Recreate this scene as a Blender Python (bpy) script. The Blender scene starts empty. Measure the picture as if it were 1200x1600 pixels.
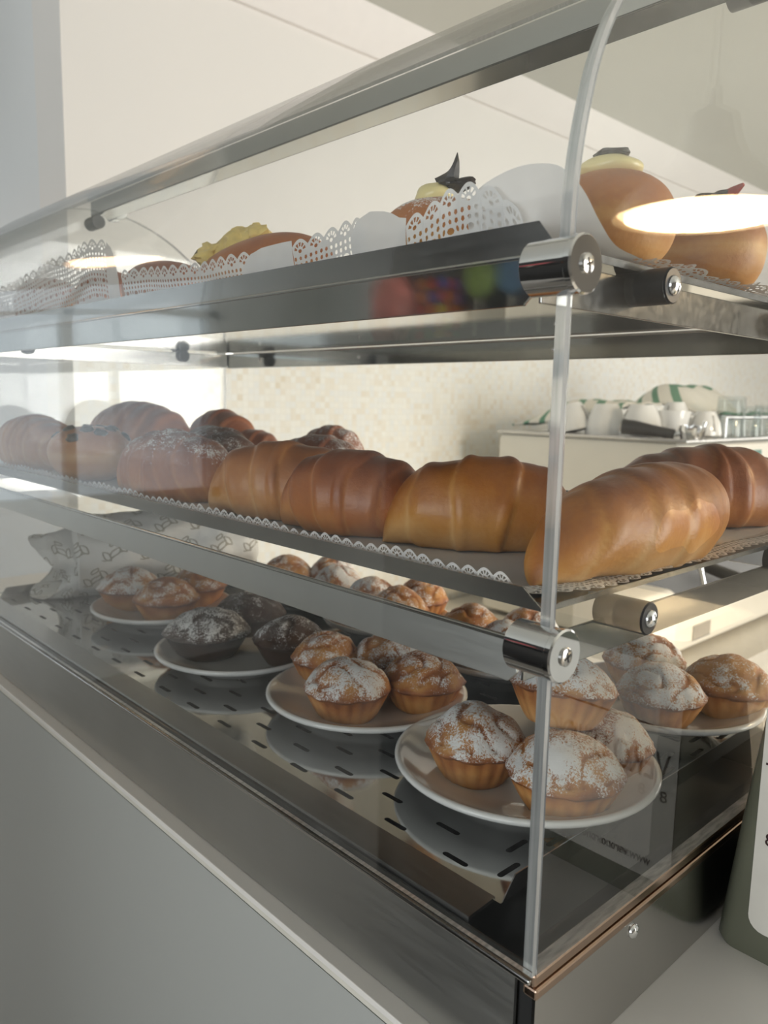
import bpy, math, random
from mathutils import Vector as V, Matrix, noise
from mathutils.geometry import delaunay_2d_cdt
R = math.radians
SC = bpy.context.scene
COL = SC.collection

# ------------------------------------------------------------------ camera
cam_d = bpy.data.cameras.new('camera'); cam = bpy.data.objects.new('camera', cam_d); COL.objects.link(cam)
right = V((.68064, .73235, .01987)); down = V((.11786, -.08269, -.98958)); fwd = V((-.72307, .67589, -.14260))
cam.matrix_world = Matrix(((right.x, -down.x, -fwd.x, .20818), (right.y, -down.y, -fwd.y, -.30737),
                           (right.z, -down.z, -fwd.z, .29261), (0, 0, 0, 1)))
cam_d.sensor_fit = 'HORIZONTAL'; cam_d.sensor_width = 36; cam_d.lens = 36 * 1227 / 1200
cam_d.clip_start = .01; cam_d.clip_end = 200
cam_d.dof.use_dof = True; cam_d.dof.focus_distance = .52; cam_d.dof.aperture_fstop = 15
SC.camera = cam
# ------------------------------------------------------------------ exposure
vs = SC.view_settings
vs.view_transform = 'Standard'; vs.look = 'None'; vs.gamma = 1; vs.exposure = 0.0; vs.use_curve_mapping = False
try:
    SC.cycles.use_denoising = True
    SC.cycles.transparent_max_bounces = 32
    SC.cycles.sample_clamp_indirect = 6
    SC.cycles.caustics_reflective = False
except Exception: pass
# ------------------------------------------------------------------ daylight and added fill lights
w = bpy.data.worlds.new('daylight'); SC.world = w; w.use_nodes = True
w.node_tree.nodes['Background'].inputs[0].default_value = (.80, .90, 1, 1)
w.node_tree.nodes['Background'].inputs[1].default_value = .42
def area(name, loc, rot, sx, sy, power, col):
    l = bpy.data.lights.new(name, 'AREA'); l.shape = 'RECTANGLE'; l.size = sx; l.size_y = sy; l.energy = power; l.color = col
    o = bpy.data.objects.new(name, l); COL.objects.link(o); o.location = loc; o.rotation_euler = rot
    return o
area('daylight_front', (-.2, -2.72, .50), (R(90), 0, 0), 3.6, 1.5, 80, (.945, .97, 1))
area('right_fill', (2.62, 1.8, .1), (0, R(90), 0), 2.2, 1.9, 140, (1, .975, .935))  # added light in an invented right-hand window, aimed at the bar's end wall
area('daylight_side', (-3.62, -1.15, .4), (0, R(-90), 0), 1.4, 1.5, 4, (.88, .95, 1))
area('kitchen_fill', (.9, 5.85, .5), (R(-90), 0, 0), 2.2, 1.2, 30, (1, .96, .9))  # added fill for the end wall; no window stands behind it

# ------------------------------------------------------------------ node helpers
class E:
    """small expression builder over Math nodes"""
    def __init__(s, nt, sock): s.nt = nt; s.s = sock
    def op(s, o, b=None, c=None):
        n = s.nt.nodes.new('ShaderNodeMath'); n.operation = o
        s.nt.links.new(s.s, n.inputs[0])
        for i, q in ((1, b), (2, c)):
            if q is None: continue
            if isinstance(q, E): s.nt.links.new(q.s, n.inputs[i])
            else: n.inputs[i].default_value = q
        return E(s.nt, n.outputs[0])
    def __add__(s, b): return s.op('ADD', b)
    def __sub__(s, b): return s.op('SUBTRACT', b)
    def __mul__(s, b): return s.op('MULTIPLY', b)
    def __truediv__(s, b): return s.op('DIVIDE', b)
    def abs(s): return s.op('ABSOLUTE')
    def fract(s): return s.op('FRACT')
    def floor(s): return s.op('FLOOR')
    def sin(s): return s.op('SINE')
    def lt(s, b): return s.op('LESS_THAN', b)
    def gt(s, b): return s.op('GREATER_THAN', b)
    def mx(s, b): return s.op('MAXIMUM', b)
    def mn(s, b): return s.op('MINIMUM', b)
def newmat(name):
    m = bpy.data.materials.new(name); m.use_nodes = True
    nt = m.node_tree; b = nt.nodes['Principled BSDF']
    return m, nt, b
def node(nt, typ, **kw):
    n = nt.nodes.new(typ)
    for k, v in kw.items(): setattr(n, k, v)
    return n
def ramp(nt, sock, stops):
    n = nt.nodes.new('ShaderNodeValToRGB'); cr = n.color_ramp
    while len(cr.elements) < len(stops): cr.elements.new(.5)
    for e, (p, c) in zip(cr.elements, stops):
        e.position = p; e.color = (*c, 1) if len(c) == 3 else c
    nt.links.new(sock, n.inputs[0]); return n.outputs[0]
def coords(nt, kind='Object'):
    return node(nt, 'ShaderNodeTexCoord').outputs[kind]
def nz(nt, vec, scale, detail=3, rough=.5):
    n = node(nt, 'ShaderNodeTexNoise'); n.inputs['Scale'].default_value = scale
    n.inputs['Detail'].default_value = detail; n.inputs['Roughness'].default_value = rough
    nt.links.new(vec, n.inputs['Vector']); return n.outputs['Fac']
def mapping(nt, vec, scale=(1, 1, 1), rot=(0, 0, 0)):
    n = node(nt, 'ShaderNodeMapping'); n.inputs['Scale'].default_value = scale; n.inputs['Rotation'].default_value = rot
    nt.links.new(vec, n.inputs[0]); return n.outputs[0]
def bump(nt, b, h, strength, dist=.001):
    n = node(nt, 'ShaderNodeBump'); n.inputs['Strength'].default_value = strength; n.inputs['Distance'].default_value = dist
    nt.links.new(h, n.inputs['Height']); nt.links.new(n.outputs[0], b.inputs['Normal'])
def mixc(nt, fac, a, b):
    n = node(nt, 'ShaderNodeMix', data_type='RGBA')
    nt.links.new(fac, n.inputs[0])
    for i, q in ((6, a), (7, b)):
        if isinstance(q, tuple): n.inputs[i].default_value = (*q, 1)
        else: nt.links.new(q, n.inputs[i])
    return n.outputs[2]
def plain(name, col, rough=.5, metal=0, var=.06, vscale=30, coat=0, spec=.5, bmp=0):
    m, nt, b = newmat(name)
    f = nz(nt, coords(nt), vscale, 4)
    c = ramp(nt, f, ((.3, tuple(x * (1 - var) for x in col)), (.7, tuple(min(1, x * (1 + var)) for x in col))))
    nt.links.new(c, b.inputs['Base Color'])
    b.inputs['Roughness'].default_value = rough; b.inputs['Metallic'].default_value = metal
    b.inputs['Coat Weight'].default_value = coat; b.inputs['Specular IOR Level'].default_value = spec
    if bmp: bump(nt, b, f, bmp)
    return m
def steel(name, col, r0, r1, stretch=(4, 60, 60)):
    m, nt, b = newmat(name)
    f = nz(nt, mapping(nt, coords(nt), stretch), 4, 5)
    g = nz(nt, coords(nt), 9, 3)
    n = node(nt, 'ShaderNodeMapRange'); n.inputs[3].default_value = r0; n.inputs[4].default_value = r1
    nt.links.new(f, n.inputs[0]); nt.links.new(n.outputs[0], b.inputs['Roughness'])
    c = ramp(nt, g, ((.3, tuple(x * .9 for x in col)), (.75, col)))
    nt.links.new(c, b.inputs['Base Color']); b.inputs['Metallic'].default_value = 1
    return m
M = {}
M['steel'] = steel('brushed_steel', (.56, .55, .53), .10, .24)
M['steel_front'] = steel('satin_steel', (.55, .555, .535), .28, .42)
M['mirror'] = steel('mirror_steel', (.50, .50, .48), .035, .11, (20, 20, 20))
M['tray'] = steel('tray_steel', (.50, .50, .49), .16, .30)
M['satin'] = steel('satin_rail', (.80, .80, .78), .30, .42)
M['dark_steel'] = steel('dark_steel', (.10, .10, .10), .12, .3)
M['chrome'] = steel('chrome', (.86, .87, .88), .03, .08, (9, 9, 9))
M['rubber'] = plain('black_rubber', (.012, .012, .013), .45)
M['black'] = plain('black_gap', (.01, .01, .01), .6)
def plexi(name, tint):
    m, nt, b = newmat(name); nt.nodes.remove(b)
    out = nt.nodes['Material Output']
    tr = node(nt, 'ShaderNodeBsdfTransparent'); tr.inputs[0].default_value = (*tint, 1)
    gl = node(nt, 'ShaderNodeBsdfGlossy'); gl.inputs['Roughness'].default_value = .012
    fr = node(nt, 'ShaderNodeFresnel')
    gm = node(nt, 'ShaderNodeNewGeometry'); ir = node(nt, 'ShaderNodeMapRange'); ir.inputs[3].default_value = 1.49; ir.inputs[4].default_value = 1 / 1.49
    nt.links.new(gm.outputs['Backfacing'], ir.inputs[0]); nt.links.new(ir.outputs[0], fr.inputs[0])   # same reflectance on both faces of the thin sheet
    sm = nz(nt, coords(nt), 14, 6, .7)
    df = node(nt, 'ShaderNodeBsdfDiffuse'); df.inputs[0].default_value = (.8, .82, .82, 1)
    mx = node(nt, 'ShaderNodeMixShader'); nt.links.new(fr.outputs[0], mx.inputs[0])
    nt.links.new(tr.outputs[0], mx.inputs[1]); nt.links.new(gl.outputs[0], mx.inputs[2])
    dust = ramp(nt, sm, ((.45, (.004,) * 3), (.75, (.022,) * 3)))
    m2 = node(nt, 'ShaderNodeMixShader'); nt.links.new(dust, m2.inputs[0])
    nt.links.new(mx.outputs[0], m2.inputs[1]); nt.links.new(df.outputs[0], m2.inputs[2])
    nt.links.new(m2.outputs[0], out.inputs[0]); return m
M['plexi'] = plexi('clear_acrylic', (.985, .99, .985))
def edge():
    m, nt, b = newmat('acrylic_edge')
    f = nz(nt, mapping(nt, coords(nt), (400, 60, 14)), 1, 3)
    c = ramp(nt, f, ((.35, (.42, .43, .44)), (.6, (.70, .70, .69))))  # pale streaks paint in the light glowing in the cut edge
    nt.links.new(c, b.inputs['Base Color'])
    b.inputs['Roughness'].default_value = .12; b.inputs['Transmission Weight'].default_value = .55; b.inputs['IOR'].default_value = 1.49
    return m
M['edge'] = edge()

# ------------------------------------------------------------------ mesh helpers
def build(name, verts, faces, mat, parent=None, smooth=None, loc=None, fmats=None, attrs=None, uvs=None):
    me = bpy.data.meshes.new(name); me.from_pydata([tuple(v) for v in verts], [], faces)
    for m in (mat if isinstance(mat, (list, tuple)) else [mat]): me.materials.append(M[m] if isinstance(m, str) else m)
    if fmats:
        for p, i in zip(me.polygons, fmats): p.material_index = i
    if smooth is not None:
        me.polygons.foreach_set('use_smooth', [True] * len(me.polygons))
        if smooth < 180: me.set_sharp_from_angle(angle=R(smooth))
    for k, vals in (attrs or {}).items():
        a = me.attributes.new(k, 'FLOAT', 'POINT'); a.data.foreach_set('value', vals)
    if uvs:
        l = me.uv_layers.new(name='UVMap')
        for lp in me.loops: l.data[lp.index].uv = uvs[lp.vertex_index]
    me.update()
    o = bpy.data.objects.new(name, me); COL.objects.link(o)
    if parent: o.parent = parent
    if loc: o.location = loc
    return o
def thing(name, label, cat, loc=(0, 0, 0), rz=0, group=None):
    o = bpy.data.objects.new(name, None); COL.objects.link(o); o.location = loc; o.rotation_euler = (0, 0, rz)
    o.empty_display_size = .02
    return tag(o, label, cat, group)
def tag(o, label, cat, group=None):
    o['label'] = label; o['category'] = cat
    if group: o['group'] = group
    return o
def struct(o, label=None):
    o['kind'] = 'structure'
    if label: o['label'] = label
    return o
class MB:
    def __init__(s): s.v = []; s.f = []; s.m = []
    def add(s, v, f, mi=0):
        n = len(s.v); s.v += [V(p) for p in v]; s.f += [[i + n for i in q] for q in f]; s.m += [mi] * len(f); return s
    def box(s, x0, x1, y0, y1, z0, z1, mi=0):
        v = [(x, y, z) for z in (z0, z1) for y in (y0, y1) for x in (x0, x1)]
        return s.add(v, [(0, 2, 3, 1), (4, 5, 7, 6), (0, 1, 5, 4), (2, 6, 7, 3), (0, 4, 6, 2), (1, 3, 7, 5)], mi)
    def cyl(s, c, axis, r0, r1, h, n=32, mi=0, cap=True):
        return s.lathe(c, axis, [(0, 0), (r0, 0), (r1, h), (0, h)] if cap else [(r0, 0), (r1, h)], n, mi)
    def lathe(s, c, axis, prof, n=40, mi=0):
        q = V(axis).normalized().to_track_quat('Z', 'Y').to_matrix(); c = V(c)
        v = []; f = []
        for r, h in prof:
            for i in range(n):
                a = 2 * math.pi * i / n; v.append(c + q @ V((r * math.cos(a), r * math.sin(a), h)))
        for k in range(len(prof) - 1):
            for i in range(n):
                j = (i + 1) % n
                f.append((k * n + i, k * n + j, (k + 1) * n + j, (k + 1) * n + i))
        return s.add(v, f, mi)
    def tube(s, pts, r, n=10, mi=0, cap=True):
        pts = [V(p) for p in pts]; v = []; f = []
        up = V((0, 0, 1))
        for k, p in enumerate(pts):
            t = (pts[min(k + 1, len(pts) - 1)] - pts[max(k - 1, 0)]).normalized()
            a = t.cross(up)
            if a.length < .05: a = t.cross(V((0, 1, 0)))
            a.normalize(); b = t.cross(a).normalized()
            rr = r[k] if isinstance(r, (list, tuple)) else r
            for i in range(n):
                an = 2 * math.pi * i / n; v.append(p + a * rr * math.cos(an) + b * rr * math.sin(an))
        for k in range(len(pts) - 1):
            for i in range(n):
                j = (i + 1) % n; f.append((k * n + i, k * n + j, (k + 1) * n + j, (k + 1) * n + i))
        if cap: f.append(tuple(range(n))[::-1]); f.append(tuple((len(pts) - 1) * n + i for i in range(n)))
        return s.add(v, f, mi)
    def prism(s, poly, axis, a, b, mi=0):
        """extrude a 2D polygon along an axis (0: poly is y,z; 1: x,z; 2: x,y)"""
        def P(p, t): return {0: (t, p[0], p[1]), 1: (p[0], t, p[1]), 2: (p[0], p[1], t)}[axis]
        n = len(poly); v = [P(p, a) for p in poly] + [P(p, b) for p in poly]
        f = [tuple(range(n))[::-1], tuple(range(n, 2 * n))] + [(i, (i + 1) % n, (i + 1) % n + n, i + n) for i in range(n)]
        return s.add(v, f, mi)
    def rbox(s, x0, x1, y0, y1, z0, z1, r, mi=0, axis=2, n=5):
        """box with rounded corners in the plane across an axis"""
        A = {2: (x0, x1, y0, y1), 1: (x0, x1, z0, z1), 0: (y0, y1, z0, z1)}[axis]
        e = {2: (z0, z1), 1: (y0, y1), 0: (x0, x1)}[axis]; poly = []
        for cx, cy, a0 in ((A[1] - r, A[3] - r, 0), (A[0] + r, A[3] - r, 90), (A[0] + r, A[2] + r, 180), (A[1] - r, A[2] + r, 270)):
            for k in range(n + 1):
                a = R(a0 + 90 * k / n); poly.append((cx + r * math.cos(a), cy + r * math.sin(a)))
        return s.prism(poly, axis, e[0], e[1], mi)
    def obj(s, name, mat, parent=None, smooth=35, bev=0, **kw):
        o = build(name, s.v, s.f, mat, parent, smooth, fmats=s.m if any(s.m) else None, **kw)
        if bev:
            b = o.modifiers.new('bevel', 'BEVEL'); b.width = bev; b.segments = 2; b.limit_method = 'ANGLE'; b.angle_limit = R(40)
        return o
def lerp_tab(tab, x):
    if x <= tab[0][0]: return tab[0][1]
    for (a, b), (c, d) in zip(tab, tab[1:]):
        if x <= c:
            t = (x - a) / (c - a); t = t * t * (3 - 2 * t) * .5 + t * .5
            return b + (d - b) * t
    return tab[-1][1]
def catmull(pts, n=8):
    out = []; P = [2 * V(pts[0]) - V(pts[1])] + [V(p) for p in pts] + [2 * V(pts[-1]) - V(pts[-2])]
    for i in range(1, len(P) - 2):
        for k in range(n):
            t = k / n
            out.append(.5 * ((2 * P[i]) + (-P[i - 1] + P[i + 1]) * t + (2 * P[i - 1] - 5 * P[i] + 4 * P[i + 1] - P[i + 2]) * t * t + (-P[i - 1] + 3 * P[i] - 3 * P[i + 1] + P[i + 2]) * t ** 3))
    out.append(P[-2]); return out

# ================================================================== THE ROOM
M['wall_cream'] = plain('cream_wall', (.83, .80, .765), .75, var=.012, vscale=2)
M['wall_taupe'] = plain('taupe_wall', (.22, .205, .185), .75, var=.012, vscale=2)
M['wall_white'] = plain('white_wall', (.80, .81, .81), .75, var=.012, vscale=2)
M['ceiling'] = plain('ceiling_paint', (.60, .60, .55), .8, var=.012, vscale=2)
M['cornice'] = plain('cornice_paint', (.86, .82, .79), .6, var=.01)
M['floor'] = plain('floor_tiles', (.33, .31, .28), .5, var=.06, vscale=3)
def mosaic():
    m, nt, b = newmat('mosaic_tiles')
    sx = node(nt, 'ShaderNodeSeparateXYZ'); nt.links.new(coords(nt), sx.inputs[0])
    y = E(nt, sx.outputs[1]) / .0165; z = E(nt, sx.outputs[2]) / .0165
    cb = node(nt, 'ShaderNodeCombineXYZ'); nt.links.new(y.floor().s, cb.inputs[0]); nt.links.new(z.floor().s, cb.inputs[1])
    wn = node(nt, 'ShaderNodeTexWhiteNoise'); nt.links.new(cb.outputs[0], wn.inputs[0])
    big = nz(nt, coords(nt), 5, 2)
    v = E(nt, wn.outputs[0]) * .8 + E(nt, big) * .25
    c = ramp(nt, v.s, ((.1, (.80, .74, .64)), (.3, (.85, .82, .75)), (.5, (.88, .87, .82)), (.7, (.82, .83, .82)), (.85, (.88, .87, .82)), (.95, (.76, .69, .57))))
    g = ((y.fract() - .5).abs().gt(.455)).mx((z.fract() - .5).abs().gt(.455))
    nt.links.new(mixc(nt, g.s, c, (.80, .78, .72)), b.inputs['Base Color'])
    b.inputs['Roughness'].default_value = .35
    return m
M['mosaic'] = mosaic()
X0, X1, Y0, Y1, ZF, ZC = -3.5, 2.5, -2.6, 6.0, -1.12, 1.30
struct(MB().box(X0 - .1, X1 + .1, Y0 - .1, Y1 + .1, ZF - .08, ZF).obj('floor', 'floor'))
struct(MB().box(X0 - .1, X1 + .1, Y0 - .1, Y1 + .1, ZC, ZC + .08).obj('ceiling', 'ceiling'))
# the wall at the end of the bar: cream plaster above, mosaic below
mb = MB(); mb.box(-1.65, -1.5, .367, Y1, .52, ZC, 0); mb.box(-1.65, -1.497, .367, Y1, ZF, .52, 1)
struct(mb.obj('wall_left', ['wall_cream', 'mosaic'], smooth=None))
struct(MB().box(X0, -1.65, .367, .50, ZF, ZC).obj('wall_corner', 'wall_white', smooth=None))
struct(MB().box(X0 - .1, X1 + .1, Y1, Y1 + .1, ZF, ZC).obj('wall_back', 'wall_taupe', smooth=None))
mb = MB()   # far left wall with its window opening
mb.box(X0 - .1, X0, Y0, -1.95, ZF, ZC).box(X0 - .1, X0, -.35, .367, ZF, ZC).box(X0 - .1, X0, -1.95, -.35, ZF, -.25).box(X0 - .1, X0, -1.95, -.35, 1.05, ZC)
struct(mb.obj('wall_side', 'wall_white', smooth=None))
mb = MB()   # street wall with a wide shop window
mb.box(X0, -2.0, Y0 - .1, Y0, ZF, ZC).box(1.6, X1, Y0 - .1, Y0, ZF, ZC).box(-2.0, 1.6, Y0 - .1, Y0, ZF, -.35).box(-2.0, 1.6, Y0 - .1, Y0, 1.1, ZC)
struct(mb.obj('wall_front', 'wall_white', smooth=None))
mb = MB()
mb.box(X1, X1 + .1, Y0, .85, ZF, ZC).box(X1, X1 + .1, 2.75, Y1, ZF, ZC).box(X1, X1 + .1, .85, 2.75, ZF, -1.0).box(X1, X1 + .1, .85, 2.75, 1.2, ZC)
struct(mb.obj('wall_right', 'wall_taupe', smooth=None))
M['frame'] = plain('window_frame_paint', (.80, .80, .79), .4)
def window(name, a0, a1, z0, z1, pos, axis, mull):
    mb = MB()
    def bx(p0, p1, q0, q1, t=.03):
        if axis == 1: mb.box(p0, p1, pos - t, pos + t, q0, q1)
        else: mb.box(pos - t, pos + t, p0, p1, q0, q1)
    bx(a0, a1, z0, z0 + .05); bx(a0, a1, z1 - .05, z1); bx(a0, a0 + .05, z0, z1); bx(a1 - .05, a1, z0, z1)
    for m_ in mull: bx(m_ - .025, m_ + .025, z0, z1)
    bx(a0, a1, z0 + (z1 - z0) * .72, z0 + (z1 - z0) * .72 + .04)
    o = struct(mb.obj(name, 'frame'))
    g = MB()
    if axis == 1: g.box(a0 + .05, a1 - .05, pos - .003, pos + .003, z0 + .05, z1 - .05)
    else: g.box(pos - .003, pos + .003, a0 + .05, a1 - .05, z0 + .05, z1 - .05)
    g.obj('pane', 'plexi', o, smooth=None)
window('window_1', -2.0, 1.6, -.35, 1.1, Y0 - .05, 1, (-.8, .4))
window('window_2', -1.95, -.35, -.25, 1.05, X0 - .05, 0, (-1.15,))
window('added_window', .85, 2.75, -1.0, 1.2, X1 + .05, 0, (1.8,))  # unseen window added to let light onto the wall behind the bar
# cornice along the top of the wall
struct(MB().prism([(-1.5, 1.205), (-1.485, 1.205), (-1.472, 1.225), (-1.44, 1.262), (-1.43, ZC), (-1.5, ZC)], 1, .367, Y1).obj('trim_1', 'cornice', smooth=30))

# ================================================================== COUNTERS
M['laminate'] = plain('pale_laminate', (.44, .45, .43), .38, var=.01, vscale=2)
M['lam_edge'] = plain('cream_edge_band', (.74, .71, .63), .4)
M['counter_top'] = plain('counter_top_laminate', (.82, .79, .75), .35, var=.01, vscale=2)
M['worktop'] = plain('worktop', (.66, .63, .57), .35, var=.03)
sc_ = thing('serving_counter', 'pale grey laminate serving counter under the glass pastry case', 'counter', (-.2, .3, ZF))
def child_world(o, par):
    o.parent = par; o.matrix_parent_inverse = Matrix.Translation(-V(par.location)); return o
child_world(MB().box(-1.40, 1.15, -.0135, .66, -.0745, -.07).obj('countertop', 'counter_top', smooth=None, bev=.0006), sc_)
child_world(MB().box(-1.40, 1.15, -.0130, .655, -.0785, -.0746).obj('edge_band', 'lam_edge', smooth=None), sc_)
child_world(MB().box(-1.40, 1.15, -.0110, .65, -.0800, -.0786).obj('shadow_gap', 'black', smooth=None), sc_)
child_world(MB().box(-1.40, 1.15, -.0125, .65, -.96, -.0801).obj('front_panel', 'laminate', smooth=None), sc_)
child_world(MB().box(-1.36, 1.11, .04, .60, ZF, -.961).obj('plinth', 'dark_steel', smooth=None), sc_)
bc = thing('back_counter', 'low beige worktop running along the mosaic wall behind the case', 'counter', (-1.05, 3, ZF))
child_world(MB().box(-1.49, -.58, .95, 5.2, -.40, -.36).obj('worktop', 'worktop', smooth=None, bev=.003), bc)
child_world(MB().box(-1.49, -.62, .97, 5.18, ZF, -.401).obj('cupboard', 'lam_edge', smooth=None), bc)

# ================================================================== DISPLAY CASE
LN, DP = .98, .42
case = thing('display_case', 'three tier clear acrylic pastry case with curved front and steel rails', 'display case', (-.49, .21, -.07))
def part(o): return child_world(o, case)
half = [(0, .004), (0, .12), (0, .24), (0, .34), (0, .365), (.0006, .385), (.0025, .403), (.0063, .421), (.0118, .440), (.0195, .457),
        (.030, .4735), (.045, .491), (.067, .509), (.095, .528), (.130, .545), (.170, .557), (.210, .561)]
hp = [V((p.x, p.y)) for p in catmull([V((a, b, 0)) for a, b in half], 4)]
def side_panel(x0, x1):
    poly = [(p.x, p.y) for p in hp] + [(DP - p.x, p.y) for p in hp[::-1][1:]]
    n = len(poly); v = [(x0, *p) for p in poly] + [(x1, *p) for p in poly]
    f = [tuple(range(n))[::-1], tuple(range(n, 2 * n))] + [(i, (i + 1) % n, (i + 1) % n + n, i + n) for i in range(n)]
    return build('side_panel', v, f, ['plexi', 'edge'], None, 30, fmats=[0, 0] + [1] * n)
part(side_panel(-.0085, 0)); part(side_panel(-LN, -LN + .0085))
# curved front sheet
def front_sheet():
    prof = [p for p in hp if p.x <= .172]; n = len(prof); v = []; f = []; fm = []
    nrm = []
    for i, p in enumerate(prof):
        t = (prof[min(i + 1, n - 1)] - prof[max(i - 1, 0)]).normalized(); nrm.append(V((-t.y, t.x)))
    nx = 2; xs = (-LN, -.0004)
    for off in (.0006, .0036):
        for p, q in zip(prof, nrm):
            for x in xs: a = p + q * off; v.append((x, a.x, a.y))
    for L_ in range(2):
        for i in range(n - 1):
            b = L_ * n * 2 + i * 2; f.append((b, b + 1, b + 3, b + 2)); fm.append(0)
    o2 = n * 2
    f.append((0, 1, o2 + 1, o2)); fm.append(1)
    e = (n - 1) * 2; f.append((e, e + 1, o2 + e + 1, o2 + e)); fm.append(1)
    for k in (0, 1):
        for i in range(n - 1): f.append((i * 2 + k, i * 2 + 2 + k, o2 + i * 2 + 2 + k, o2 + i * 2 + k)); fm.append(1)
    return build('front_panel', v, f, ['plexi', 'edge'], None, 40, fmats=fm)
part(front_sheet())
# base
part(MB().box(-LN, -.0125, -.001, .0012, -.0690, -.002).obj('front_fascia', 'steel_front', smooth=None))
part(MB().box(-.0125, -.0022, .003, .012, -.0695, -.002).obj('corner_gap_shade', 'black', smooth=None))  # black strip painted for the shade in the open corner gap
part(MB().box(-.0020, 0, .0, DP, -.0695, -.0105).obj('side_fascia', 'steel', smooth=None))
part(MB().box(-LN, -LN + .002, .0, DP, -.0695, -.002).obj('side_fascia', 'steel', smooth=None))
part(MB().box(-LN, 0, DP - .002, DP, -.0695, -.002).obj('back_fascia', 'steel', smooth=None))
part(MB().box(-LN + .003, -.003, .0015, DP - .003, -.042, -.040).obj('base_floor', 'black', smooth=None))  # blackened to paint in the dark of the void below the tray
part(MB().box(-LN, -.002, -.0035, .0022, -.0022, .0010).obj('front_channel', 'steel', smooth=None, bev=.0009))
part(MB().box(-LN, -.004, .0024, .0034, -.006, .0046).obj('glazing_groove', 'dark_steel', smooth=None))
M['edge_reflection'] = steel('rail_reflection_tint', (.50, .36, .27), .12, .28, (60, 4, 60))  # warm reflection in the acrylic's bottom edge, put into the metal colour
part(MB().box(-.0075, .0012, -.001, DP, -.0102, -.0042).obj('side_channel', 'edge_reflection', smooth=None, bev=.0012))
part(MB().box(-.0095, -.0002, -.001, DP, -.0040, .0036).obj('side_channel', 'edge_reflection', smooth=None, bev=.0015))
# shelf rails of the two upper tiers
def screw(c, r, par, axis=(1, 0, 0)):
    mb = MB(); mb.lathe(c, axis, [(0, 0), (r, 0), (r, .0005), (r * .8, .0013), (r * .45, .0018), (0, .002)], 24)
    o = mb.obj('screw', 'chrome', None, 50); child_world(o, case)
    return o
def sub(o, par):
    """child of a part; parts carry the case's inverse so reuse the same"""
    o.parent = par; o.matrix_parent_inverse = Matrix.Identity(4); return o
def clamp(x_in, x_out, y, z, r=.0132):
    d = 1 if x_out > x_in else -1; L_ = abs(x_out - x_in)
    mb = MB(); mb.lathe((x_in, y, z), (d, 0, 0), [(0, 0), (r - .0012, 0), (r - .0006, .0006), (r - .0006, L_ - .0042), (r - .001, L_ - .004), (r, L_ - .0036), (r, L_ - .0008), (r - .0009, L_), (0, L_)], 64)
    o = part(mb.obj('clamp', 'chrome', None, 28))
    mb = MB(); a = x_out; h = .0015 * d
    mb.lathe((a, y, z), (d, 0, 0), [(.0046, -.0002), (.0046, .0009), (.0038, .0014), (0, .0015)], 28)
    sub(mb.obj('screw', 'steel', None, 50), o)
    mb = MB()
    for an in (20, 110):
        c, s = math.cos(R(an)), math.sin(R(an)); q = [(.0026 * c - .0005 * s, .0026 * s + .0005 * c), (-.0026 * c - .0005 * s, -.0026 * s + .0005 * c), (-.0026 * c + .0005 * s, -.0026 * s - .0005 * c), (.0026 * c + .0005 * s, .0026 * s - .0005 * c)]
        mb.prism([(y + u, z + v_) for u, v_ in q], 0, a + .0013 * d, a + .00165 * d)
    sub(mb.obj('cross_slot', 'black', None, None), o)
    return o
def spacer(xa, xb, y, z, r=.0095):
    d = 1 if xb > xa else -1
    L_ = abs(xb - xa)
    mb = MB(); mb.lathe((xa, y, z), (d, 0, 0), [(0, 0), (r, 0), (r, L_ - .001), (r - .0008, L_), (0, L_)], 40)
    o = part(mb.obj('spacer', 'rubber', None, 35))
    mb = MB(); mb.lathe((xb, y, z), (d, 0, 0), [(.0052, -.0003), (.0052, .0006), (.0046, .0017), (.003, .0028), (.0012, .0033), (0, .0034)], 28)
    sub(mb.obj('screw', 'chrome', None, 50), o)
    return o
for zt, zb, zc in ((.1730, .1505, .1738), (.3605, .3380, .3532)):
    for y0, y1 in ((.0040, .0062), (DP - .0062, DP - .004)):
        mb = MB()
        mb.prism([(-LN + .022, zb), (-.030, zb), (-.024, zb + .006), (-.024, zt), (-LN + .022, zt)], 1, y0, y1)
        o = part(mb.obj('shelf_rail', 'mirror' if zt > .3 else 'satin', None, None, bev=.0006))
        sub(MB().cyl((-LN + .022, (y0 + y1) / 2, zt), (1, 0, 0), .0016, .0016, LN - .046, 12).obj('rolled_edge', 'steel', None, 40), o)
    for xa in (-.0245, -LN + .0225):
        part(MB().box(xa, xa + .002, .008, DP - .008, zb + .001, zt - .001).obj('end_bar', 'steel', smooth=None, bev=.0005))
    for y in (0.0, DP):
        clamp(-.0215, .0065, y, zc); clamp(-LN + .0215, -LN - .0065, y, zc)
    for y in (.090, DP - .090):
        spacer(-.030, .0008, y, zc + .001); spacer(-LN + .030, -LN - .0008, y, zc + .001)
for x in (-.62, -.30, -.86):
    for z in (.1625, .349): screw((x, DP - .0062, z), .0028, case, (0, -1, 0))
# top rail
o = part(MB().box(-LN + .012, -.012, .192, .222, .5490, .5505).box(-LN + .012, -.012, .192, .1938, .5490, .569).box(-LN + .012, -.012, .2202, .222, .5490, .569).obj('top_rail', 'mirror', smooth=None, bev=.0005))
for xo in ((-.0215, .0065), (-LN + .0215, -LN - .0065)): clamp(xo[0], xo[1], .232, .562)
spacer(-.030, .0008, .196, .5395); spacer(-LN + .03, -LN - .0008, .196, .5395)
# rivets on the lower steel side
for y in (.0975, .30):
    mb = MB(); mb.lathe((0, y, -.0185), (1, 0, 0), [(.0046, -.0002), (.0044, .0012), (.003, .0024), (0, .003)], 24)
    part(mb.obj('rivet', 'chrome', None, 60))

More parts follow.
